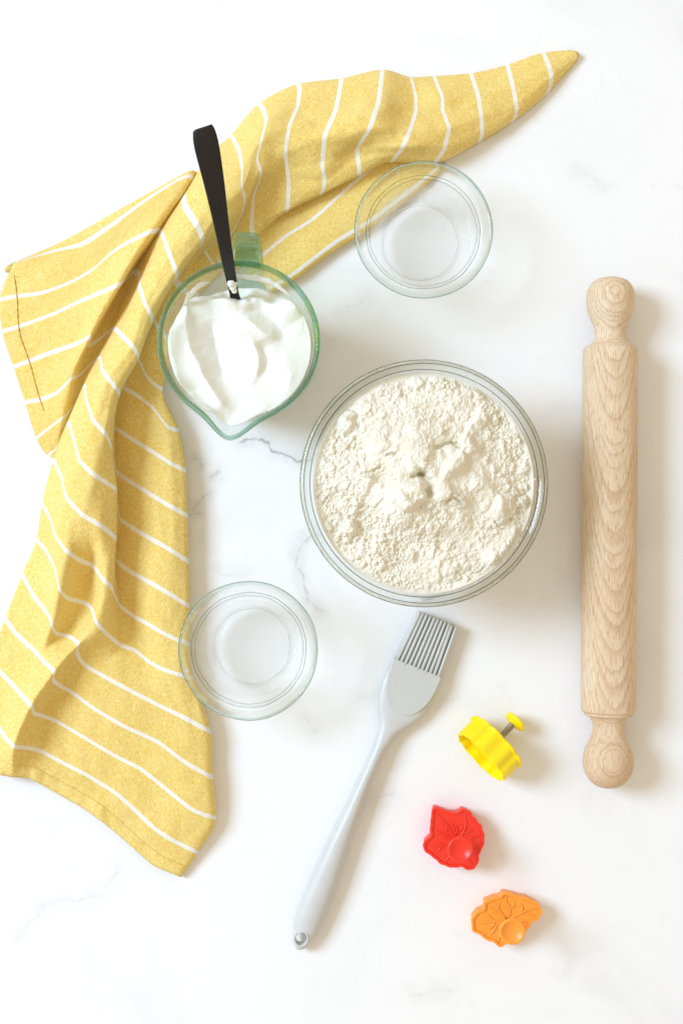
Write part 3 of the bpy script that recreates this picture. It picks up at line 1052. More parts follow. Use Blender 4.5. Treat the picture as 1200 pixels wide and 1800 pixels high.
NSEG = [56, 14, 72, 18, 64, 8]
grid_rows, grid_v = [], []
for v in sorted(rows):
    Aseg, Vseg, Bseg, Tseg, Cseg = rows[v]
    b0 = Bseg[0]
    if Aseg is None:                       # the cloth turns under itself here
        ax = np.array(b0[:2]) + np.array([14, 8] if v > 1 else [1, 16])
        Aseg = [(ax[0] + 26 if v > 1 else ax[0] + 2, ax[1] + 6, 1.2), (ax[0] + 8 if v > 1 else ax[0] + 1, ax[1] + 2, 1.2)]
        Vseg = [(ax[0] - 6 if v > 1 else ax[0], ax[1] - 3, 1.2), (b0[0] + 1, b0[1] + 1, max(1.5, b0[2] * 0.4))]
    last, pre = np.array(Cseg[-1], float), np.array(Cseg[-2], float)
    outd = (last - pre)[:2]
    outd = outd / (np.linalg.norm(outd) + 1e-6)
    Rseg = [(last[0] + outd[0] * 2, last[1] + outd[1] * 2, max(1.2, last[2] * 0.55)), (last[0] - outd[0] * 5, last[1] - outd[1] * 5, 1.2)]
    segs = [Aseg, Vseg, Bseg, Tseg, Cseg, Rseg]
    line = []
    for i, s in enumerate(segs):
        nxt = [segs[i + 1][0]] if i + 1 < len(segs) else []
        pts = resample([tuple(map(float, q)) for q in list(s) + nxt], NSEG[i] + 1)
        line.append(pts[:-1] if nxt else pts)
    grid_rows.append(np.concatenate(line))
    grid_v.append(v)
G = np.array(grid_rows)
i1 = grid_v.index(1)
i0 = grid_v.index(0)
# the free upper edge of the left wing lies between stripes 0 and 1
edge = G[i0] * 0.45 + G[i1] * 0.55
edge[:NSEG[0]] = resample([(8, 471, 3), (60, 446, 6), (100, 429, 8), (150, 402, 10), (210, 368, 12), (280, 329, 14), (346, 292, 10)], NSEG[0])
under = G[i0] * 0.62 + G[i1] * 0.38
under[:NSEG[0]] = edge[:NSEG[0]] + np.array([3, 9, 0])
under[:NSEG[0], 2] = 1.5
G = np.concatenate([G[:i1], under[None], edge[None], G[i1:]])
grid_v = grid_v[:i1] + [0.55, 0.72] + grid_v[i1:]
gv = np.array(grid_v)
# interpolate the rows (cubic, monotone-ish) to a dense sheet
SUB = 12
vt = []
for a, b in zip(gv[:-1], gv[1:]):
    k = max(2, int(round(SUB * (b - a))))
    vt += list(np.linspace(a, b, k, endpoint=False))
vt.append(gv[-1])
vt = np.array(vt)


def pchip(x, Y, xq):
    h = np.diff(x)[:, None, None]
    d = np.diff(Y, axis=0) / h
    m = np.zeros_like(Y)
    w1 = 2 * h[1:] + h[:-1]
    w2 = h[1:] + 2 * h[:-1]
    same = d[:-1] * d[1:] > 0
    hm = (w1 + w2) / (w1 / np.where(same, d[:-1], 1) + w2 / np.where(same, d[1:], 1))
    fd = 0.5 * (d[:-1] + d[1:])
    m[1:-1] = np.where(same, hm * 0.5 + fd * 0.5, fd * 0.3)
    m[0], m[-1] = d[0], d[-1]
    i = np.clip(np.searchsorted(x, xq, side='right') - 1, 0, len(x) - 2)
    hh = (x[i + 1] - x[i])[:, None, None]
    t = ((xq - x[i])[:, None, None]) / hh
    return ((2 * t ** 3 - 3 * t ** 2 + 1) * Y[i] + (t ** 3 - 2 * t ** 2 + t) * hh * m[i]
            + (-2 * t ** 3 + 3 * t ** 2) * Y[i + 1] + (t ** 3 - t ** 2) * hh * m[i + 1])


S = pchip(gv, G, vt)
for it in range(5):                         # soften the control polygon
    T = S.copy()
    T[:, 1:-1] = 0.5 * S[:, 1:-1] + 0.25 * (S[:, :-2] + S[:, 2:])
    S = T
for it in range(3):
    T = S.copy()
    T[1:-1] = 0.5 * S[1:-1] + 0.25 * (S[:-2] + S[2:])
    T[:, :, :2] = 0.3 * T[:, :, :2] + 0.7 * S[:, :, :2]
    S = T
nr, nc = S.shape[:2]
PX, PY = S[..., 0], S[..., 1]
S[..., 2] += (1.2 * fbm(PX, PY, 60, 3, 91) + 0.45 * fbm(PX, PY, 18, 2, 92)) * sstep(1.5, 6, S[..., 2])
# puckers along the lower hem
hem = sstep(14.42, 14.55, vt)[:, None]
S[..., 2] += hem * (1.0 * vnoise(PX, PX * 0, 14, 95) + 0.8) * sstep(2.5, 4, S[..., 2])
groove = np.exp(-((vt - 14.46) / 0.035) ** 2)[:, None]
S[..., 2] -= 1.0 * groove * sstep(3, 5, S[..., 2])
S[..., 2] = np.maximum(S[..., 2] * (1.25 + 0.25 * sstep(18, 28, S[..., 2])), 1.2)
world_pts = Wn(np.concatenate([S[..., :2], S[..., 2:] * 0.001], -1).reshape(-1, 3))
WP = world_pts.reshape(nr, nc, 3)
seglen = np.linalg.norm(np.diff(WP, axis=1), axis=2)
ucum = np.concatenate([np.zeros((nr, 1)), np.cumsum(seglen, axis=1)], 1)
mid = NSEG[0] + NSEG[1] + NSEG[2] // 2
ucum -= ucum[:, mid:mid + 1]
UV = np.stack([ucum, np.repeat(vt[:, None], nc, 1)], -1).reshape(-1, 2)
I = np.arange(nr * nc).reshape(nr, nc)
TF = np.stack([I[:-1, :-1], I[:-1, 1:], I[1:, 1:], I[1:, :-1]], -1).reshape(-1, 4).tolist()
TV = world_pts.tolist()
TUV = UV.tolist()
# second layer that shows below the upper fold
E = np.array([
    [(748, 262, 3), (690, 262, 4), (640, 275, 4), (590, 300, 4), (540, 335, 4), (490, 375, 4), (440, 410, 4), (400, 440, 3)],
    [(735, 272, 4), (683, 279, 7), (640, 307, 9), (595, 345, 9), (550, 385, 9), (500, 417, 8), (460, 450, 6), (420, 478, 4)],
    [(772, 292, 4), (725, 331, 6), (660, 381, 8), (622, 405, 9), (590, 425, 10), (550, 455, 10), (512, 484, 9), (470, 508, 6)],
    [(783, 290, 3), (742, 330, 4), (668, 388, 5), (627, 416, 6), (592, 437, 6), (552, 466, 6), (516, 493, 6), (476, 515, 4)],
    [(779, 286, 1.2), (738, 325, 1.2), (664, 383, 1.2), (623, 411, 1.2), (589, 432, 1.2), (549, 461, 1.2), (513, 488, 1.2), (473, 510, 1.2)]], float)
ev = np.array([0.0, 1.0, 2.0, 2.22, 2.45])
Er = np.array([resample(spline(r, 60), 90) for r in E])
evt = np.concatenate([np.linspace(0, 1, 14, endpoint=False), np.linspace(1, 2, 14, endpoint=False), np.linspace(2, 2.22, 5, endpoint=False), np.linspace(2.22, 2.45, 4)])
ES = pchip(ev, Er, evt)
ES[..., 2] += 0.8 * fbm(ES[..., 0], ES[..., 1], 50, 3, 97) * sstep(2, 6, ES[..., 2])
en, em = ES.shape[:2]
EW = Wn(np.concatenate([ES[..., :2], ES[..., 2:] * 0.001], -1).reshape(-1, 3))
eu = np.concatenate([np.zeros((en, 1)), np.cumsum(np.linalg.norm(np.diff(EW.reshape(en, em, 3), axis=1), axis=2), 1)], 1)
b0 = len(TV)
TV += EW.tolist()
TUV += np.stack([eu + 0.7, np.repeat(evt[:, None], em, 1)], -1).reshape(-1, 2).tolist()
I = np.arange(en * em).reshape(en, em) + b0
TF += np.stack([I[:-1, :-1], I[:-1, 1:], I[1:, 1:], I[1:, :-1]], -1).reshape(-1, 4).tolist()
towel = empty('kitchen_towel', (W(180, 900, 0)[0], W(180, 900, 0)[1], 0))
tag(towel, 'rumpled yellow linen kitchen towel with thin white stripes', 'towel')
cl = mesh_obj('cloth', TV, TF, MAT_TOWEL, towel, uvs=TUV, loc=tuple(-np.array(towel.location)))
sol = cl.modifiers.new('thickness', 'SOLIDIFY')
sol.thickness = 0.0011
sol.offset = 0.0
# stitched seam of the side hem, laid on the cloth surface
mat_thread = plastic('ochre_thread', (0.52, 0.27, 0.03), 0.8)
mat_hem = plastic('straw_thread', (0.62, 0.42, 0.12), 0.8)
seam = spline(np.array([(23, 468), (28, 500), (31, 530), (32, 560), (36, 590), (46, 618), (55, 645), (62, 672), (70, 700), (78, 722)], float), 90)
flat = S[:, :NSEG[0]].reshape(-1, 3)
path = []
for x, y in seam:
    d = (flat[:, 0] - x) ** 2 + (flat[:, 1] - y) ** 2
    k = np.argsort(d)[:6]
    z = float(np.average(flat[k, 2], weights=1 / (d[k] + 0.5)))
    path.append(W(x, y, (z + 0.8) * 0.001))
path = np.array(path)
for it in range(4):
    path[1:-1] = 0.5 * path[1:-1] + 0.25 * (path[:-2] + path[2:])
rad = 0.00042 * (1 + 0.35 * np.sin(np.arange(90) * 1.6))
v, f = tube(path, rad, 8)
mesh_obj('hem_stitching', v, f, mat_thread, towel, loc=tuple(-np.array(towel.location)))
ri = int(np.argmin(np.abs(vt - 14.46)))
hem_line = WP[ri, NSEG[0] + NSEG[1] + 20: nc - NSEG[5] - 1] + np.array([0, 0, 0.0005])
hem_line = resample(hem_line, 150)
v, f = tube(hem_line, 0.00035 * (1 + 0.4 * np.sin(np.arange(150) * 1.7)), 6)
mesh_obj('hem_stitching', v, f, mat_hem, towel, loc=tuple(-np.array(towel.location)))


# ------------------------------------------------------------------ rolling pin
def wood_mat():
    m, nt, p, out = new_mat('beech_wood')
    tc = nd(nt, 'ShaderNodeTexCoord').outputs['Object']          # y along the pin, z up
    wob = noise(nt, vmth(nt, 'MULTIPLY', tc, (22, 9, 22)), 1.0, 3.0, 0.55).outputs['Fac']
    fine = noise(nt, vmth(nt, 'MULTIPLY', tc, (160, 60, 160)), 1.0, 3.0, 0.6).outputs['Fac']
    sep = nd(nt, 'ShaderNodeSeparateXYZ', Vector=tc)
    x, y, z = sep.outputs
    zz = mth(nt, 'SUBTRACT', mth(nt, 'MULTIPLY_ADD', y, 0.135, z), -0.075)
    xx = mth(nt, 'ADD', x, -0.001)
    r = mth(nt, 'SQRT', mth(nt, 'ADD', mth(nt, 'MULTIPLY', xx, xx), mth(nt, 'MULTIPLY', zz, zz)))
    r = mth(nt, 'ADD', r, mth(nt, 'MULTIPLY', mth(nt, 'SUBTRACT', wob, 0.5), 0.0042))
    r = mth(nt, 'ADD', r, mth(nt, 'MULTIPLY', mth(nt, 'SUBTRACT', fine, 0.5), 0.0006))
    irr = nd(nt, 'ShaderNodeTexNoise', {'noise_dimensions': '1D'}, W=mth(nt, 'MULTIPLY', r, 260.0), Scale=1.0, Detail=2.0).outputs['Fac']
    r = mth(nt, 'ADD', r, mth(nt, 'MULTIPLY', mth(nt, 'SUBTRACT', irr, 0.5), 0.0034))
    ph = mth(nt, 'FRACT', mth(nt, 'DIVIDE', r, 0.0020))
    late = mth(nt, 'POWER', ph, 3.0)                              # dark late wood, sharp on one side
    fleck = noise(nt, vmth(nt, 'MULTIPLY', tc, (1000, 110, 1000)), 1.0, 2.0, 0.6).outputs['Fac']
    fl = maprange(nt, fleck, 0.50, 0.70)
    big = noise(nt, vmth(nt, 'MULTIPLY', tc, (40, 8, 40)), 1.0, 3.0, 0.6).outputs['Fac']
    c = mixc(nt, maprange(nt, big, 0.3, 0.7), (0.66, 0.485, 0.31), (0.75, 0.60, 0.42))
    c = mixc(nt, mth(nt, 'MULTIPLY', late, 0.50), c, (0.44, 0.26, 0.135))
    c = mixc(nt, mth(nt, 'MULTIPLY', fl, 0.62), c, (0.42, 0.24, 0.12))
    # handling stain towards one end
    sm = noise(nt, vmth(nt, 'ADD', tc, (0.3, 0.1, 0)), 26.0, 2.0).outputs['Fac']
    st = mth(nt, 'MULTIPLY', maprange(nt, y, -0.08, -0.19), maprange(nt, sm, 0.42, 0.66))
    c = mixc(nt, mth(nt, 'MULTIPLY', st, 0.32), c, (0.52, 0.29, 0.15))
    nt.links.new(c, p.inputs['Base Color'])
    p.inputs['Roughness'].default_value = 0.62
    p.inputs['Specular IOR Level'].default_value = 0.3
    h = mth(nt, 'ADD', mth(nt, 'MULTIPLY', fleck, 0.6), mth(nt, 'MULTIPLY', late, -0.3))
    bump(nt, h, 0.35, 0.0007, p)
    return m


mat_wood = wood_mat()
ZR = 0.0211
pin_c = W(1070, 934, ZR)
top, bot = W(1072, 486, ZR), W(1067.5, 1383, ZR)
ax = top - bot
ang = math.atan2(ax[1], ax[0]) - math.pi / 2
pin = empty('rolling_pin', (pin_c[0], pin_c[1], 0))
pin.rotation_euler = (0, 0, ang)
tag(pin, 'pale beech wooden rolling pin with rounded knob handles', 'rolling pin')
sc_ = (CAM_H - ZR) / F_PX
yy = lambda py: -(py - 934) * sc_


def pin_lathe(name, pr):
    pr = spline([(yy(a), b * sc_) for a, b in pr], 70)
    v, f = [], []
    n = 72
    for y, r in pr:
        for k in range(n):
            a = 2 * math.pi * k / n
            v.append((max(r, 1e-5) * math.cos(a), y, max(r, 1e-5) * math.sin(a)))
    for i in range(len(pr) - 1):
        for k in range(n):
            f.append((i * n + k, i * n + (k + 1) % n, (i + 1) * n + (k + 1) % n, (i + 1) * n + k))
    f.append(tuple(range(n)))
    f.append(tuple((len(pr) - 1) * n + k for k in range(n)))
    return fix_normals(mesh_obj(name, v, f, mat_wood, pin, loc=(0, 0, ZR)))


pin_lathe('handle', [(486, 0), (486.6, 12), (489, 22), (496, 33), (510, 40.5), (528, 42), (546, 39.5), (560, 34), (574, 28.5), (586, 26.5), (596, 28), (603, 33), (607, 38)])
pin_lathe('barrel', [(606.5, 0), (606.6, 34), (607.5, 41), (611, 44.5), (617, 46.8), (630, 47.8), (800, 48.2), (930, 48.5), (1100, 48.2), (1225, 47.8), (1244, 47.5), (1248.5, 46.5), (1251, 43), (1257, 38), (1259, 0)])
pin_lathe('handle', [(1256, 37), (1259, 34), (1265, 30), (1276, 27), (1288, 28.5), (1302, 34), (1316, 40.5), (1332, 44), (1350, 42.5), (1366, 35), (1377, 24), (1382, 12), (1383, 0)])


# ------------------------------------------------------------------ pastry brush
mat_sil = plastic('grey_silicone', (0.56, 0.56, 0.54), 0.38)
mat_sil2 = plastic('grey_silicone_head', (0.53, 0.535, 0.505), 0.5)
brush = empty('pastry_brush', W(640, 1375, 0))
bo = np.array(brush.location)
tag(brush, 'grey silicone pastry brush with hole in its handle end', 'pastry brush')
axp = [(523, 1669, 7.5), (526, 1662, 7.5), (534, 1641, 8), (546, 1606, 8.5), (572, 1540, 9), (596, 1478, 9), (618, 1425, 9), (640, 1373, 9), (660, 1328, 8.5), (674, 1299, 8), (684, 1278, 8),
       (696, 1254, 8), (710, 1226, 8), (723, 1199, 8), (733.5, 1176, 8)]
hwp = [1.5, 11, 20, 24.5, 23.5, 19.5, 15.5, 12.5, 12, 14.5, 20, 36, 46.5, 47.5, 46.5]
thp = [1.0, 4.6, 6.6, 7.6, 8.4, 8.6, 8.2, 7.6, 7.0, 6.4, 6.0, 5.6, 5.2, 5.0, 4.8]
n = 110
AX = spline(np.array(axp, float), n)
HWp = spline(np.array(hwp)[:, None], n)[:, 0]
THp = spline(np.array(thp)[:, None], n)[:, 0]
AW = Wn(np.concatenate([AX[:, :2], AX[:, 2:] * 0.001], 1))
tg = np.gradient(AW, axis=0)
tg[:, 2] = 0
tg /= np.linalg.norm(tg, axis=1)[:, None]
verts, faces = [], []
ns = 28
for i in range(n):
    s_ = np.array([-tg[i][1], tg[i][0], 0])
    hw = max(HWp[i], 1) * (CAM_H - 0.008) / F_PX
    e = 1.0 if i < n * 0.6 else 1.0 - 0.35 * min(1, (i - n * 0.6) / (n * 0.2))
    for k in range(ns):
        a = 2 * math.pi * k / ns
        ca, sa = math.cos(a), math.sin(a)
        verts.append(AW[i] + s_ * hw * math.copysign(abs(ca) ** e, ca) + np.array([0, 0, THp[i] * 0.001 * math.copysign(abs(sa) ** e, sa)]) - bo)
for i in range(n - 1):
    for k in range(ns):
        faces.append((i * ns + k, i * ns + (k + 1) % ns, (i + 1) * ns + (k + 1) % ns, (i + 1) * ns + k))
faces.append(tuple(range(ns)))
faces.append(tuple((n - 1) * ns + k for k in range(ns)))
handle = fix_normals(mesh_obj('handle', verts, faces, mat_sil, brush))
# real hole through the end of the handle
hc = W(529.5, 1647, 0.0085) - bo
bm = bmesh.new()
bmesh.ops.create_cone(bm, cap_ends=True, segments=40, radius1=0.0048, radius2=0.0048, depth=0.05,
                      matrix=Matrix.Translation(Vector(hc)) @ Matrix.Rotation(-math.radians(23), 4, 'Z') @ Matrix.Diagonal((0.92, 1.12, 1, 1)))
cm = bpy.data.meshes.new('cutter')
bm.to_mesh(cm)
bm.free()
cut = bpy.data.objects.new('cutter', cm)
col.objects.link(cut)
cut.parent = brush
md = handle.modifiers.new('hole', 'BOOLEAN')
md.operation = 'DIFFERENCE'
md.object = cut
md.solver = 'EXACT'
bpy.context.view_layer.update()
dg = bpy.context.evaluated_depsgraph_get()
hm = bpy.data.meshes.new_from_object(handle.evaluated_get(dg))
handle.modifiers.clear()
handle.data = hm
bpy.data.objects.remove(cut)
# moulded lip round the hole
t_ = np.linspace(0, 2 * math.pi, 49)
c23, s23 = math.cos(-math.radians(23)), math.sin(-math.radians(23))
ring = []
for a in t_[:-1]:
    lx, ly = 0.0051 * math.cos(a), 0.0062 * math.sin(a)
    x, y = lx * c23 - ly * s23, lx * s23 + ly * c23
    # follow the curved upper face of the handle
    q = np.array([hc[0] + x, hc[1] + y])
    d = np.linalg.norm(AW[:, :2] - bo[:2] - q, axis=1)
    j = int(np.argmin(d))
    hw = max(HWp[j], 1) * (CAM_H - 0.008) / F_PX
    f_ = math.sqrt(max(0.02, 1 - min(0.98, (d[j] / hw) ** 2)))
    ring.append((q[0], q[1], AW[j][2] + THp[j] * 0.001 * f_ - 0.0003))
ring = np.array(ring)
for it in range(3):
    ring = 0.5 * ring + 0.25 * (np.roll(ring, 1, 0) + np.roll(ring, -1, 0))
v, f = tube(np.concatenate([ring, ring[:2]]), 0.0009, 8, cap=False)
mesh_obj('hanging_ring', v, f, mat_sil, brush)
# flat head with a rounded root, let into the collar
e0, e1 = W(692.5, 1160, 0.0135), W(773.5, 1193, 0.0135)
mid_ = (e0 + e1) / 2
xd = (e1 - e0) / np.linalg.norm(e1 - e0)            # across
yd = np.array([-xd[1], xd[0], 0])                   # towards the tips
half = np.linalg.norm(e1 - e0) / 2
out2 = []
for a in np.linspace(0, math.pi, 33):
    out2.append((half * 1.02 * math.cos(a) * (1.0 + 0.06 * math.sin(a)), -0.0375 * math.sin(a) ** 0.85 - 0.0))
out2 += [(-half, 0.0012), (half, 0.0012)]


def prism(outline, z0, z1, bev, name, mat, parent, place, smooth=True):
    o2 = np.array(outline)
    c2 = o2.mean(0)
    vv, ff = [], []
    nn = len(o2)
    for (z, k) in ((z0, bev), (z0 + bev, 0), (z1 - bev, 0), (z1 - bev * 0.3, bev * 0.3), (z1, bev)):
        for q in o2:
            d = c2 - q
            d = d / (np.linalg.norm(d) + 1e-9)
            w = q + d * k
            vv.append(place(w[0], w[1], z))
    for l in range(4):
        for i in range(nn):
            ff.append((l * nn + i, l * nn + (i + 1) % nn, (l + 1) * nn + (i + 1) % nn, (l + 1) * nn + i))
    ff.append(tuple(range(nn))[::-1])
    ff.append(tuple(4 * nn + i for i in range(nn)))
    return fix_normals(mesh_obj(name, vv, ff, mat, parent, smooth=smooth))


place_b = lambda x, y, z: mid_ * np.array([1, 1, 0]) + xd * x + yd * y + np.array([0, 0, z]) - bo
hd_o = prism(out2, 0.0022, 0.0139, 0.0006, 'head', mat_sil2, brush, place_b, smooth=False)
# bristles: eleven fingers in three rows
tip0, tip1 = W(734, 1074, 0.0125), W(806, 1101, 0.0125)
NB = 11
r4 = np.random.default_rng(3)
bl = None
tipc = (tip0 + tip1) / 2
blen = float(np.dot(tipc - mid_, yd))
tipw = np.linalg.norm(tip1 - tip0)
bw = 0.0027
seg = [(-0.001, 1.0), (blen * 0.5, 0.93), (blen * 0.93, 0.86), (blen * 0.985, 0.72), (blen, 0.45)]
vv, ff = [], []
for yv, k in seg:
    for (sx, sz) in ((-1, -0.6), (-0.6, -1), (0.6, -1), (1, -0.6), (1, 0.6), (0.6, 1), (-0.6, 1), (-1, 0.6)):
        vv.append((sx * bw / 2 * k, yv, sz * 0.0016 * k))
for i in range(len(seg) - 1):
    for k in range(8):
        ff.append((i * 8 + k, i * 8 + (k + 1) % 8, (i + 1) * 8 + (k + 1) % 8, (i + 1) * 8 + k))
ff.append(tuple(range(8))[::-1])
ff.append(tuple((len(seg) - 1) * 8 + k for k in range(8)))
proto = fix_normals(mesh_obj('bristle', vv, ff, mat_sil2, brush, smooth=True))
first = True
rot0 = math.atan2(xd[1], xd[0])
shift = float(np.dot(tipc - mid_, xd))
for lay, zc in enumerate((0.0122, 0.0083, 0.0044)):
    for j in range(NB):
        fr = (j + 0.5) / NB * 2 - 1
        b = proto if first else proto.copy()
        if not first:
            col.objects.link(b)
            b.parent = brush
        first = False
        x0 = fr * (half - 0.0003)
        x1 = fr * (tipw / 2 - 0.0001) + shift + r4.normal(0, 0.00022)
        w0 = mid_ * np.array([1, 1, 0]) + xd * x0 - bo
        b.location = (w0[0], w0[1], zc + r4.normal(0, 0.0001))
        b.rotation_euler = (-0.012 + r4.normal(0, 0.006), 0, rot0 - math.atan2(x1 - x0, blen))
        b.scale = (1, 1 + r4.normal(0, 0.006), 1)


# ------------------------------------------------------------------ plunger cutters
mat_red = plastic('red_plastic', (0.86, 0.035, 0.014), 0.36, sss=0.12)
mat_orange = plastic('orange_plastic', (0.96, 0.33, 0.035), 0.38, sss=0.15)
mat_yellow = plastic('yellow_plastic', (0.96, 0.74, 0.004), 0.36, sss=0.12)
m_steel, nt, p, out = new_mat('spring_steel')
tc = nd(nt, 'ShaderNodeTexCoord').outputs['Object']
nt.links.new(mixc(nt, noise(nt, tc, 800.0, 2.0).outputs['Fac'], (0.42, 0.38, 0.31), (0.66, 0.61, 0.52)), p.inputs['Base Color'])
p.inputs['Metallic'].default_value = 1.0
p.inputs['Roughness'].default_value = 0.3


def offset_poly(P, d):
    """move a counter-clockwise outline inward by d"""
    nx, pv = np.roll(P, -1, 0), np.roll(P, 1, 0)
    t = nx - pv
    t /= np.linalg.norm(t, axis=1)[:, None] + 1e-12
    return P + np.stack([-t[:, 1], t[:, 0]], 1) * d


def smooth_closed(P, n, it=2, lobes=0, lobe_h=0.0):
    P = np.asarray(P, float)
    Q = np.concatenate([P, P[:1]])
    R_ = resample(Q, n + 1)[:-1]
    if lobes:
        nx = np.roll(R_, -1, 0) - np.roll(R_, 1, 0)
        nx = np.stack([nx[:, 1], -nx[:, 0]], 1) / (np.linalg.norm(nx, axis=1)[:, None] + 1e-9)
        if np.sum(nx * (R_ - R_.mean(0))) < 0:
            nx = -nx
        R_ = R_ + nx * (lobe_h * (np.abs(np.sin(math.pi * lobes * np.arange(n) / n)) - 0.6))[:, None]
    for _ in range(it):
        R_ = 0.5 * R_ + 0.25 * (np.roll(R_, 1, 0) + np.roll(R_, -1, 0))
    area = 0.5 * np.sum(R_[:, 0] * np.roll(R_[:, 1], -1) - np.roll(R_[:, 0], -1) * R_[:, 1])
    return R_ if area > 0 else R_[::-1]


def rings_to_mesh(rings, close_first, close_last):
    n_ = len(rings[0])
    vv, ff = [], []
    for rg in rings:
        vv += [tuple(q) for q in rg]
    for i in range(len(rings) - 1):
        for k in range(n_):
            ff.append((i * n_ + k, i * n_ + (k + 1) % n_, (i + 1) * n_ + (k + 1) % n_, (i + 1) * n_ + k))
    if close_first:
        ff.append(tuple(range(n_))[::-1])
    if close_last:
        ff.append(tuple((len(rings) - 1) * n_ + k for k in range(n_)))
    return vv, ff


def cutter_body(P, hgt, mat, parent, flange=0.0015, lip=0.0018, wall=0.0011):
    """hollow cutter: cutting edge at z=0, flange on top at z=hgt; P = flange outline (ccw, local metres)"""
    z = lambda Q, h: np.concatenate([Q, np.full((len(Q), 1), h)], 1)
    wallP = offset_poly(P, flange)
    inn = offset_poly(P, flange + wall)
    rg = [z(inn, hgt - 0.004), z(inn, 0.0002), z(offset_poly(P, flange + wall * 0.5), 0.0), z(wallP, 0.0004), z(wallP, hgt - 0.0022), z(offset_poly(P, 0.0003), hgt - 0.0020),
          z(P, hgt - 0.0014), z(P, hgt - 0.0005), z(offset_poly(P, 0.0004), hgt), z(offset_poly(P, lip), hgt), z(offset_poly(P, lip + 0.0004), hgt - 0.0014)]
    v_, f_ = rings_to_mesh(rg, True, True)
    return fix_normals(mesh_obj('cutter_body', v_, f_, mat, parent, smooth=False))


def smooth_by_angle(o, ang=35):
    bm_ = bmesh.new()
    bm_.from_mesh(o.data)
    for fc in bm_.faces:
        fc.smooth = True
    for e_ in bm_.edges:
        if len(e_.link_faces) == 2 and e_.calc_face_angle(0) > math.radians(ang):
            e_.smooth = False
    bm_.to_mesh(o.data)
    bm_.free()


def plunger(parent, z0, z1, mat, rk=0.0098, spring=True):
    """rod + spring from z0 to z1 and a dished round knob on top"""
    v_, f_ = lathe([(0, z0 - 0.003), (0.0016, z0 - 0.003), (0.0016, z1 + 0.001), (0, z1 + 0.001)], 16, None, close=False)
    fix_normals(mesh_obj('rod', v_, f_, m_steel, parent))
    if spring:
        turns = max(4, int((z1 - z0) / 0.00125))
        t = np.linspace(0, 1, turns * 14)
        pth = np.stack([0.0024 * np.cos(2 * math.pi * turns * t), 0.0024 * np.sin(2 * math.pi * turns * t), z0 + (z1 - z0) * t], 1)
        v_, f_ = tube(pth, 0.00042, 6)
        mesh_obj('spring', v_, f_, m_steel, parent)
    pr = [(0, z1 - 0.0002), (0.0042, z1 - 0.0002), (0.0046, z1 + 0.0004), (rk * 0.90, z1 + 0.0012), (rk * 0.985, z1 + 0.0020), (rk, z1 + 0.0030), (rk * 0.985, z1 + 0.0038),
          (rk * 0.93, z1 + 0.0044), (rk * 0.84, z1 + 0.0044), (rk * 0.76, z1 + 0.0038), (rk * 0.66, z1 + 0.0032), (rk * 0.5, z1 + 0.0023), (rk * 0.25, z1 + 0.0017), (0, z1 + 0.0015)]
    v_, f_ = lathe(pr, 56, None, close=False)
    fix_normals(mesh_obj('knob', v_, f_, mat, parent))


def vein(parent, pts, z, r, mat):
    P = resample(spline(np.array(pts, float), 24), 22)
    t = np.linspace(0, 1, 22)
    v_, f_ = tube(np.concatenate([P, np.full((22, 1), z)], 1), r * (0.35 + 0.65 * np.sin(np.pi * (0.12 + 0.8 * t))), 8)
    mesh_obj('embossed_vein', v_, f_, mat, parent)


HC = 0.0165
# -- red maple leaf cutter
zr = [(310, 215), (350, 213), (430, 240), (500, 270), (590, 290), (640, 275), (680, 235), (740, 240), (790, 270), (830, 330), (880, 380), (900, 425), (940, 440), (955, 500), (980, 560),
      (985, 640), (975, 720), (940, 790), (910, 850), (915, 910), (890, 980), (840, 1040), (780, 1055), (720, 1030), (690, 1005), (620, 1015), (540, 1020), (460, 990), (400, 970), (350, 920),
      (290, 870), (230, 830), (185, 790), (170, 730), (190, 660), (230, 630), (275, 595), (262, 540), (270, 440), (280, 340), (290, 255)]
rc = W(798, 1476, HC)
red = empty('cookie_cutter', (rc[0], rc[1], 0))
tag(red, 'red leaf shaped plunger cutter with round knob', 'cookie cutter', 'plastic plunger cookie cutters')
PR = smooth_closed([W(720 + a / 7.5, 1390 + b / 7.5, HC)[:2] - rc[:2] for a, b in zr], 200, 2, 23, 0.0005)
cutter_zoom_r = lambda a, b: W(720 + a / 7.5, 1390 + b / 7.5, HC)[:2] - rc[:2]
smooth_by_angle(cutter_body(PR, HC, mat_red, red))
kc = cutter_zoom_r(630, 690)
for L_ in ([(640, 690), (560, 560), (470, 430), (350, 290)], [(520, 600), (430, 580), (340, 520)], [(480, 540), (490, 470), (420, 410)], [(600, 600), (575, 500), (545, 440)],
           [(600, 590), (620, 530), (600, 470)], [(660, 640), (720, 520), (740, 420), (730, 320)], [(720, 560), (790, 540), (830, 520)], [(715, 540), (680, 510), (690, 460)],
           [(700, 680), (820, 620), (900, 600), (930, 570)], [(800, 640), (870, 720), (890, 750)], [(560, 720), (400, 730), (260, 740)], [(440, 720), (350, 680)], [(420, 740), (370, 800)],
           [(600, 800), (520, 880), (470, 930)], [(720, 880), (790, 930), (830, 980)]):
    vein(red, [cutter_zoom_r(*q) for q in L_], HC - 0.0013, 0.0009, mat_red)
pr_root = red
tmp = []


def plunger_at(root, xy, z0, z1, mat, tilt=(0, 0), spring=True):
    before = set(bpy.data.objects)
    plunger(root, z0, z1, mat, spring=spring)
    for o_ in [q for q in bpy.data.objects if q not in before]:
        o_.location = (xy[0], xy[1], 0)
        o_.rotation_euler = (tilt[0], tilt[1], 0)


plunger_at(red, kc, HC - 0.0009, 0.0335, mat_red)

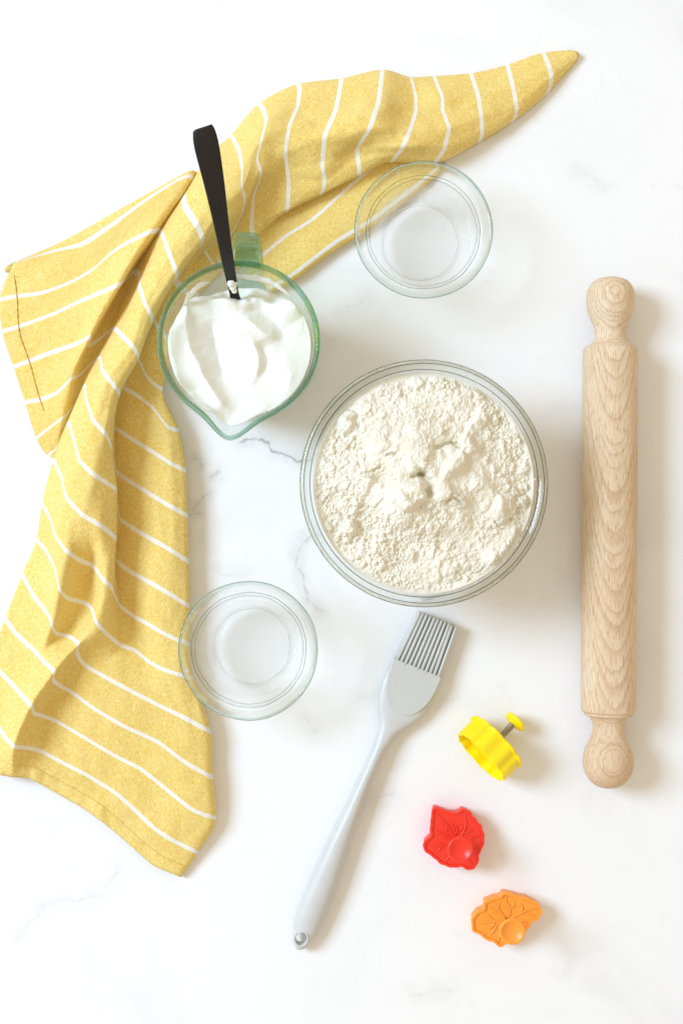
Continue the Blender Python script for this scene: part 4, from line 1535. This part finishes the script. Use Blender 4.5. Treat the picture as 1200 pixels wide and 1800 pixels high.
# -- orange leaf cutter
zo = [(130, 650), (140, 560), (180, 490), (235, 465), (285, 440), (298, 360), (350, 310), (430, 292), (505, 270), (540, 232), (600, 218), (655, 228), (700, 245), (790, 270), (870, 288),
      (940, 318), (1010, 358), (1055, 410), (1070, 480), (1050, 550), (990, 588), (945, 605), (915, 655), (880, 705), (840, 740), (800, 790), (740, 850), (660, 880), (600, 905), (560, 930), (500, 937),
      (450, 910), (418, 862), (350, 862), (300, 830), (270, 782), (200, 768), (150, 725)]
oz = lambda a, b: W(810 + a / 7.5, 1540 + b / 7.5, HC)[:2] - oc[:2]
oc = W(890, 1614, HC)
orange = empty('cookie_cutter', (oc[0], oc[1], 0))
tag(orange, 'orange leaf shaped plunger cutter with lobed outline', 'cookie cutter', 'plastic plunger cookie cutters')
PO = smooth_closed([oz(*q) for q in zo], 200, 2, 17, 0.0010)
smooth_by_angle(cutter_body(PO, HC, mat_orange, orange))
for L_ in ([(600, 620), (470, 600), (340, 610), (230, 640)], [(440, 600), (370, 540), (290, 540)], [(450, 620), (400, 680), (310, 700)], [(590, 570), (520, 480), (450, 370)], [(510, 480), (490, 420), (500, 350)],
           [(510, 490), (430, 460), (370, 400)], [(640, 540), (640, 430), (590, 330), (600, 260)], [(630, 440), (690, 400), (700, 340)], [(680, 560), (800, 490), (900, 450), (1000, 440)], [(800, 490), (810, 420), (790, 370)],
           [(850, 480), (920, 520), (970, 520)], [(700, 610), (800, 590), (870, 610)], [(480, 640), (420, 740), (370, 790)], [(560, 680), (510, 780), (490, 880)]):
    vein(orange, [oz(*q) for q in L_], HC - 0.0013, 0.0009, mat_orange)
plunger_at(orange, oz(606, 578), HC - 0.0009, 0.0420, mat_orange, spring=False)

# -- yellow cutter lying on its side
al = math.radians(18)
d2 = np.array([0.74, 0.67, 0])
d2 /= np.linalg.norm(d2)
o_ax = np.array([-d2[0] * math.cos(al), -d2[1] * math.cos(al), math.sin(al)])     # towards the mouth
l_ax = np.array([d2[1], -d2[0], 0])
u_ax = np.cross(l_ax, o_ax)
if u_ax[2] < 0:
    u_ax = -u_ax
    l_ax = -l_ax
P = []
for k in range(150):
    a = 2 * math.pi * k / 150
    sc = 0.0009 * (abs(math.sin(6 * a)) - 0.5) * 2
    r_ = 1.0
    x = (0.0258 + sc) * math.copysign(abs(math.cos(a)) ** 0.85, math.cos(a))
    y = (0.0195 + sc) * math.copysign(abs(math.sin(a)) ** 0.9, math.sin(a))
    P.append((x, y))
PY_ = smooth_closed(P, 150, 1)
yellow = empty('cookie_cutter', W(866, 1312, 0))
tag(yellow, 'yellow fluted plunger cutter lying on its side with spring showing', 'cookie cutter', 'plastic plunger cookie cutters')
HY = 0.0185
smooth_by_angle(cutter_body(PY_, HY, mat_yellow, yellow, flange=0.0021), 50)
plunger(yellow, HY - 0.001, HY + 0.0185, mat_yellow, rk=0.0090)
bpy.context.view_layer.update()
# inner stamp plate
v_, f_ = rings_to_mesh([np.concatenate([offset_poly(PY_, 0.0036), np.full((150, 1), h)], 1) for h in (0.0066, 0.0086)], True, True)
fix_normals(mesh_obj('stamp_plate', v_, f_, mat_yellow, yellow, smooth=False))
# local axes: z_local = from mouth to knob = -o_ax ; x_local = long axis
zl = -o_ax
xl = l_ax
yl = np.cross(zl, xl)
M3 = Matrix(((xl[0], yl[0], zl[0]), (xl[1], yl[1], zl[1]), (xl[2], yl[2], zl[2])))
zmin = 9.0
for ch in [q for q in bpy.data.objects if q.parent == yellow]:
    ch.matrix_basis = M3.to_4x4()
    for vtx in ch.data.vertices:
        zmin = min(zmin, (M3 @ vtx.co)[2])
fc = W(871, 1304, 0.019)
org = fc - zl * (HY - 0.001)
for ch in [q for q in bpy.data.objects if q.parent == yellow]:
    ch.matrix_basis = Matrix.Translation((org[0] - yellow.location[0], org[1] - yellow.location[1], -zmin + 0.0002)) @ M3.to_4x4()
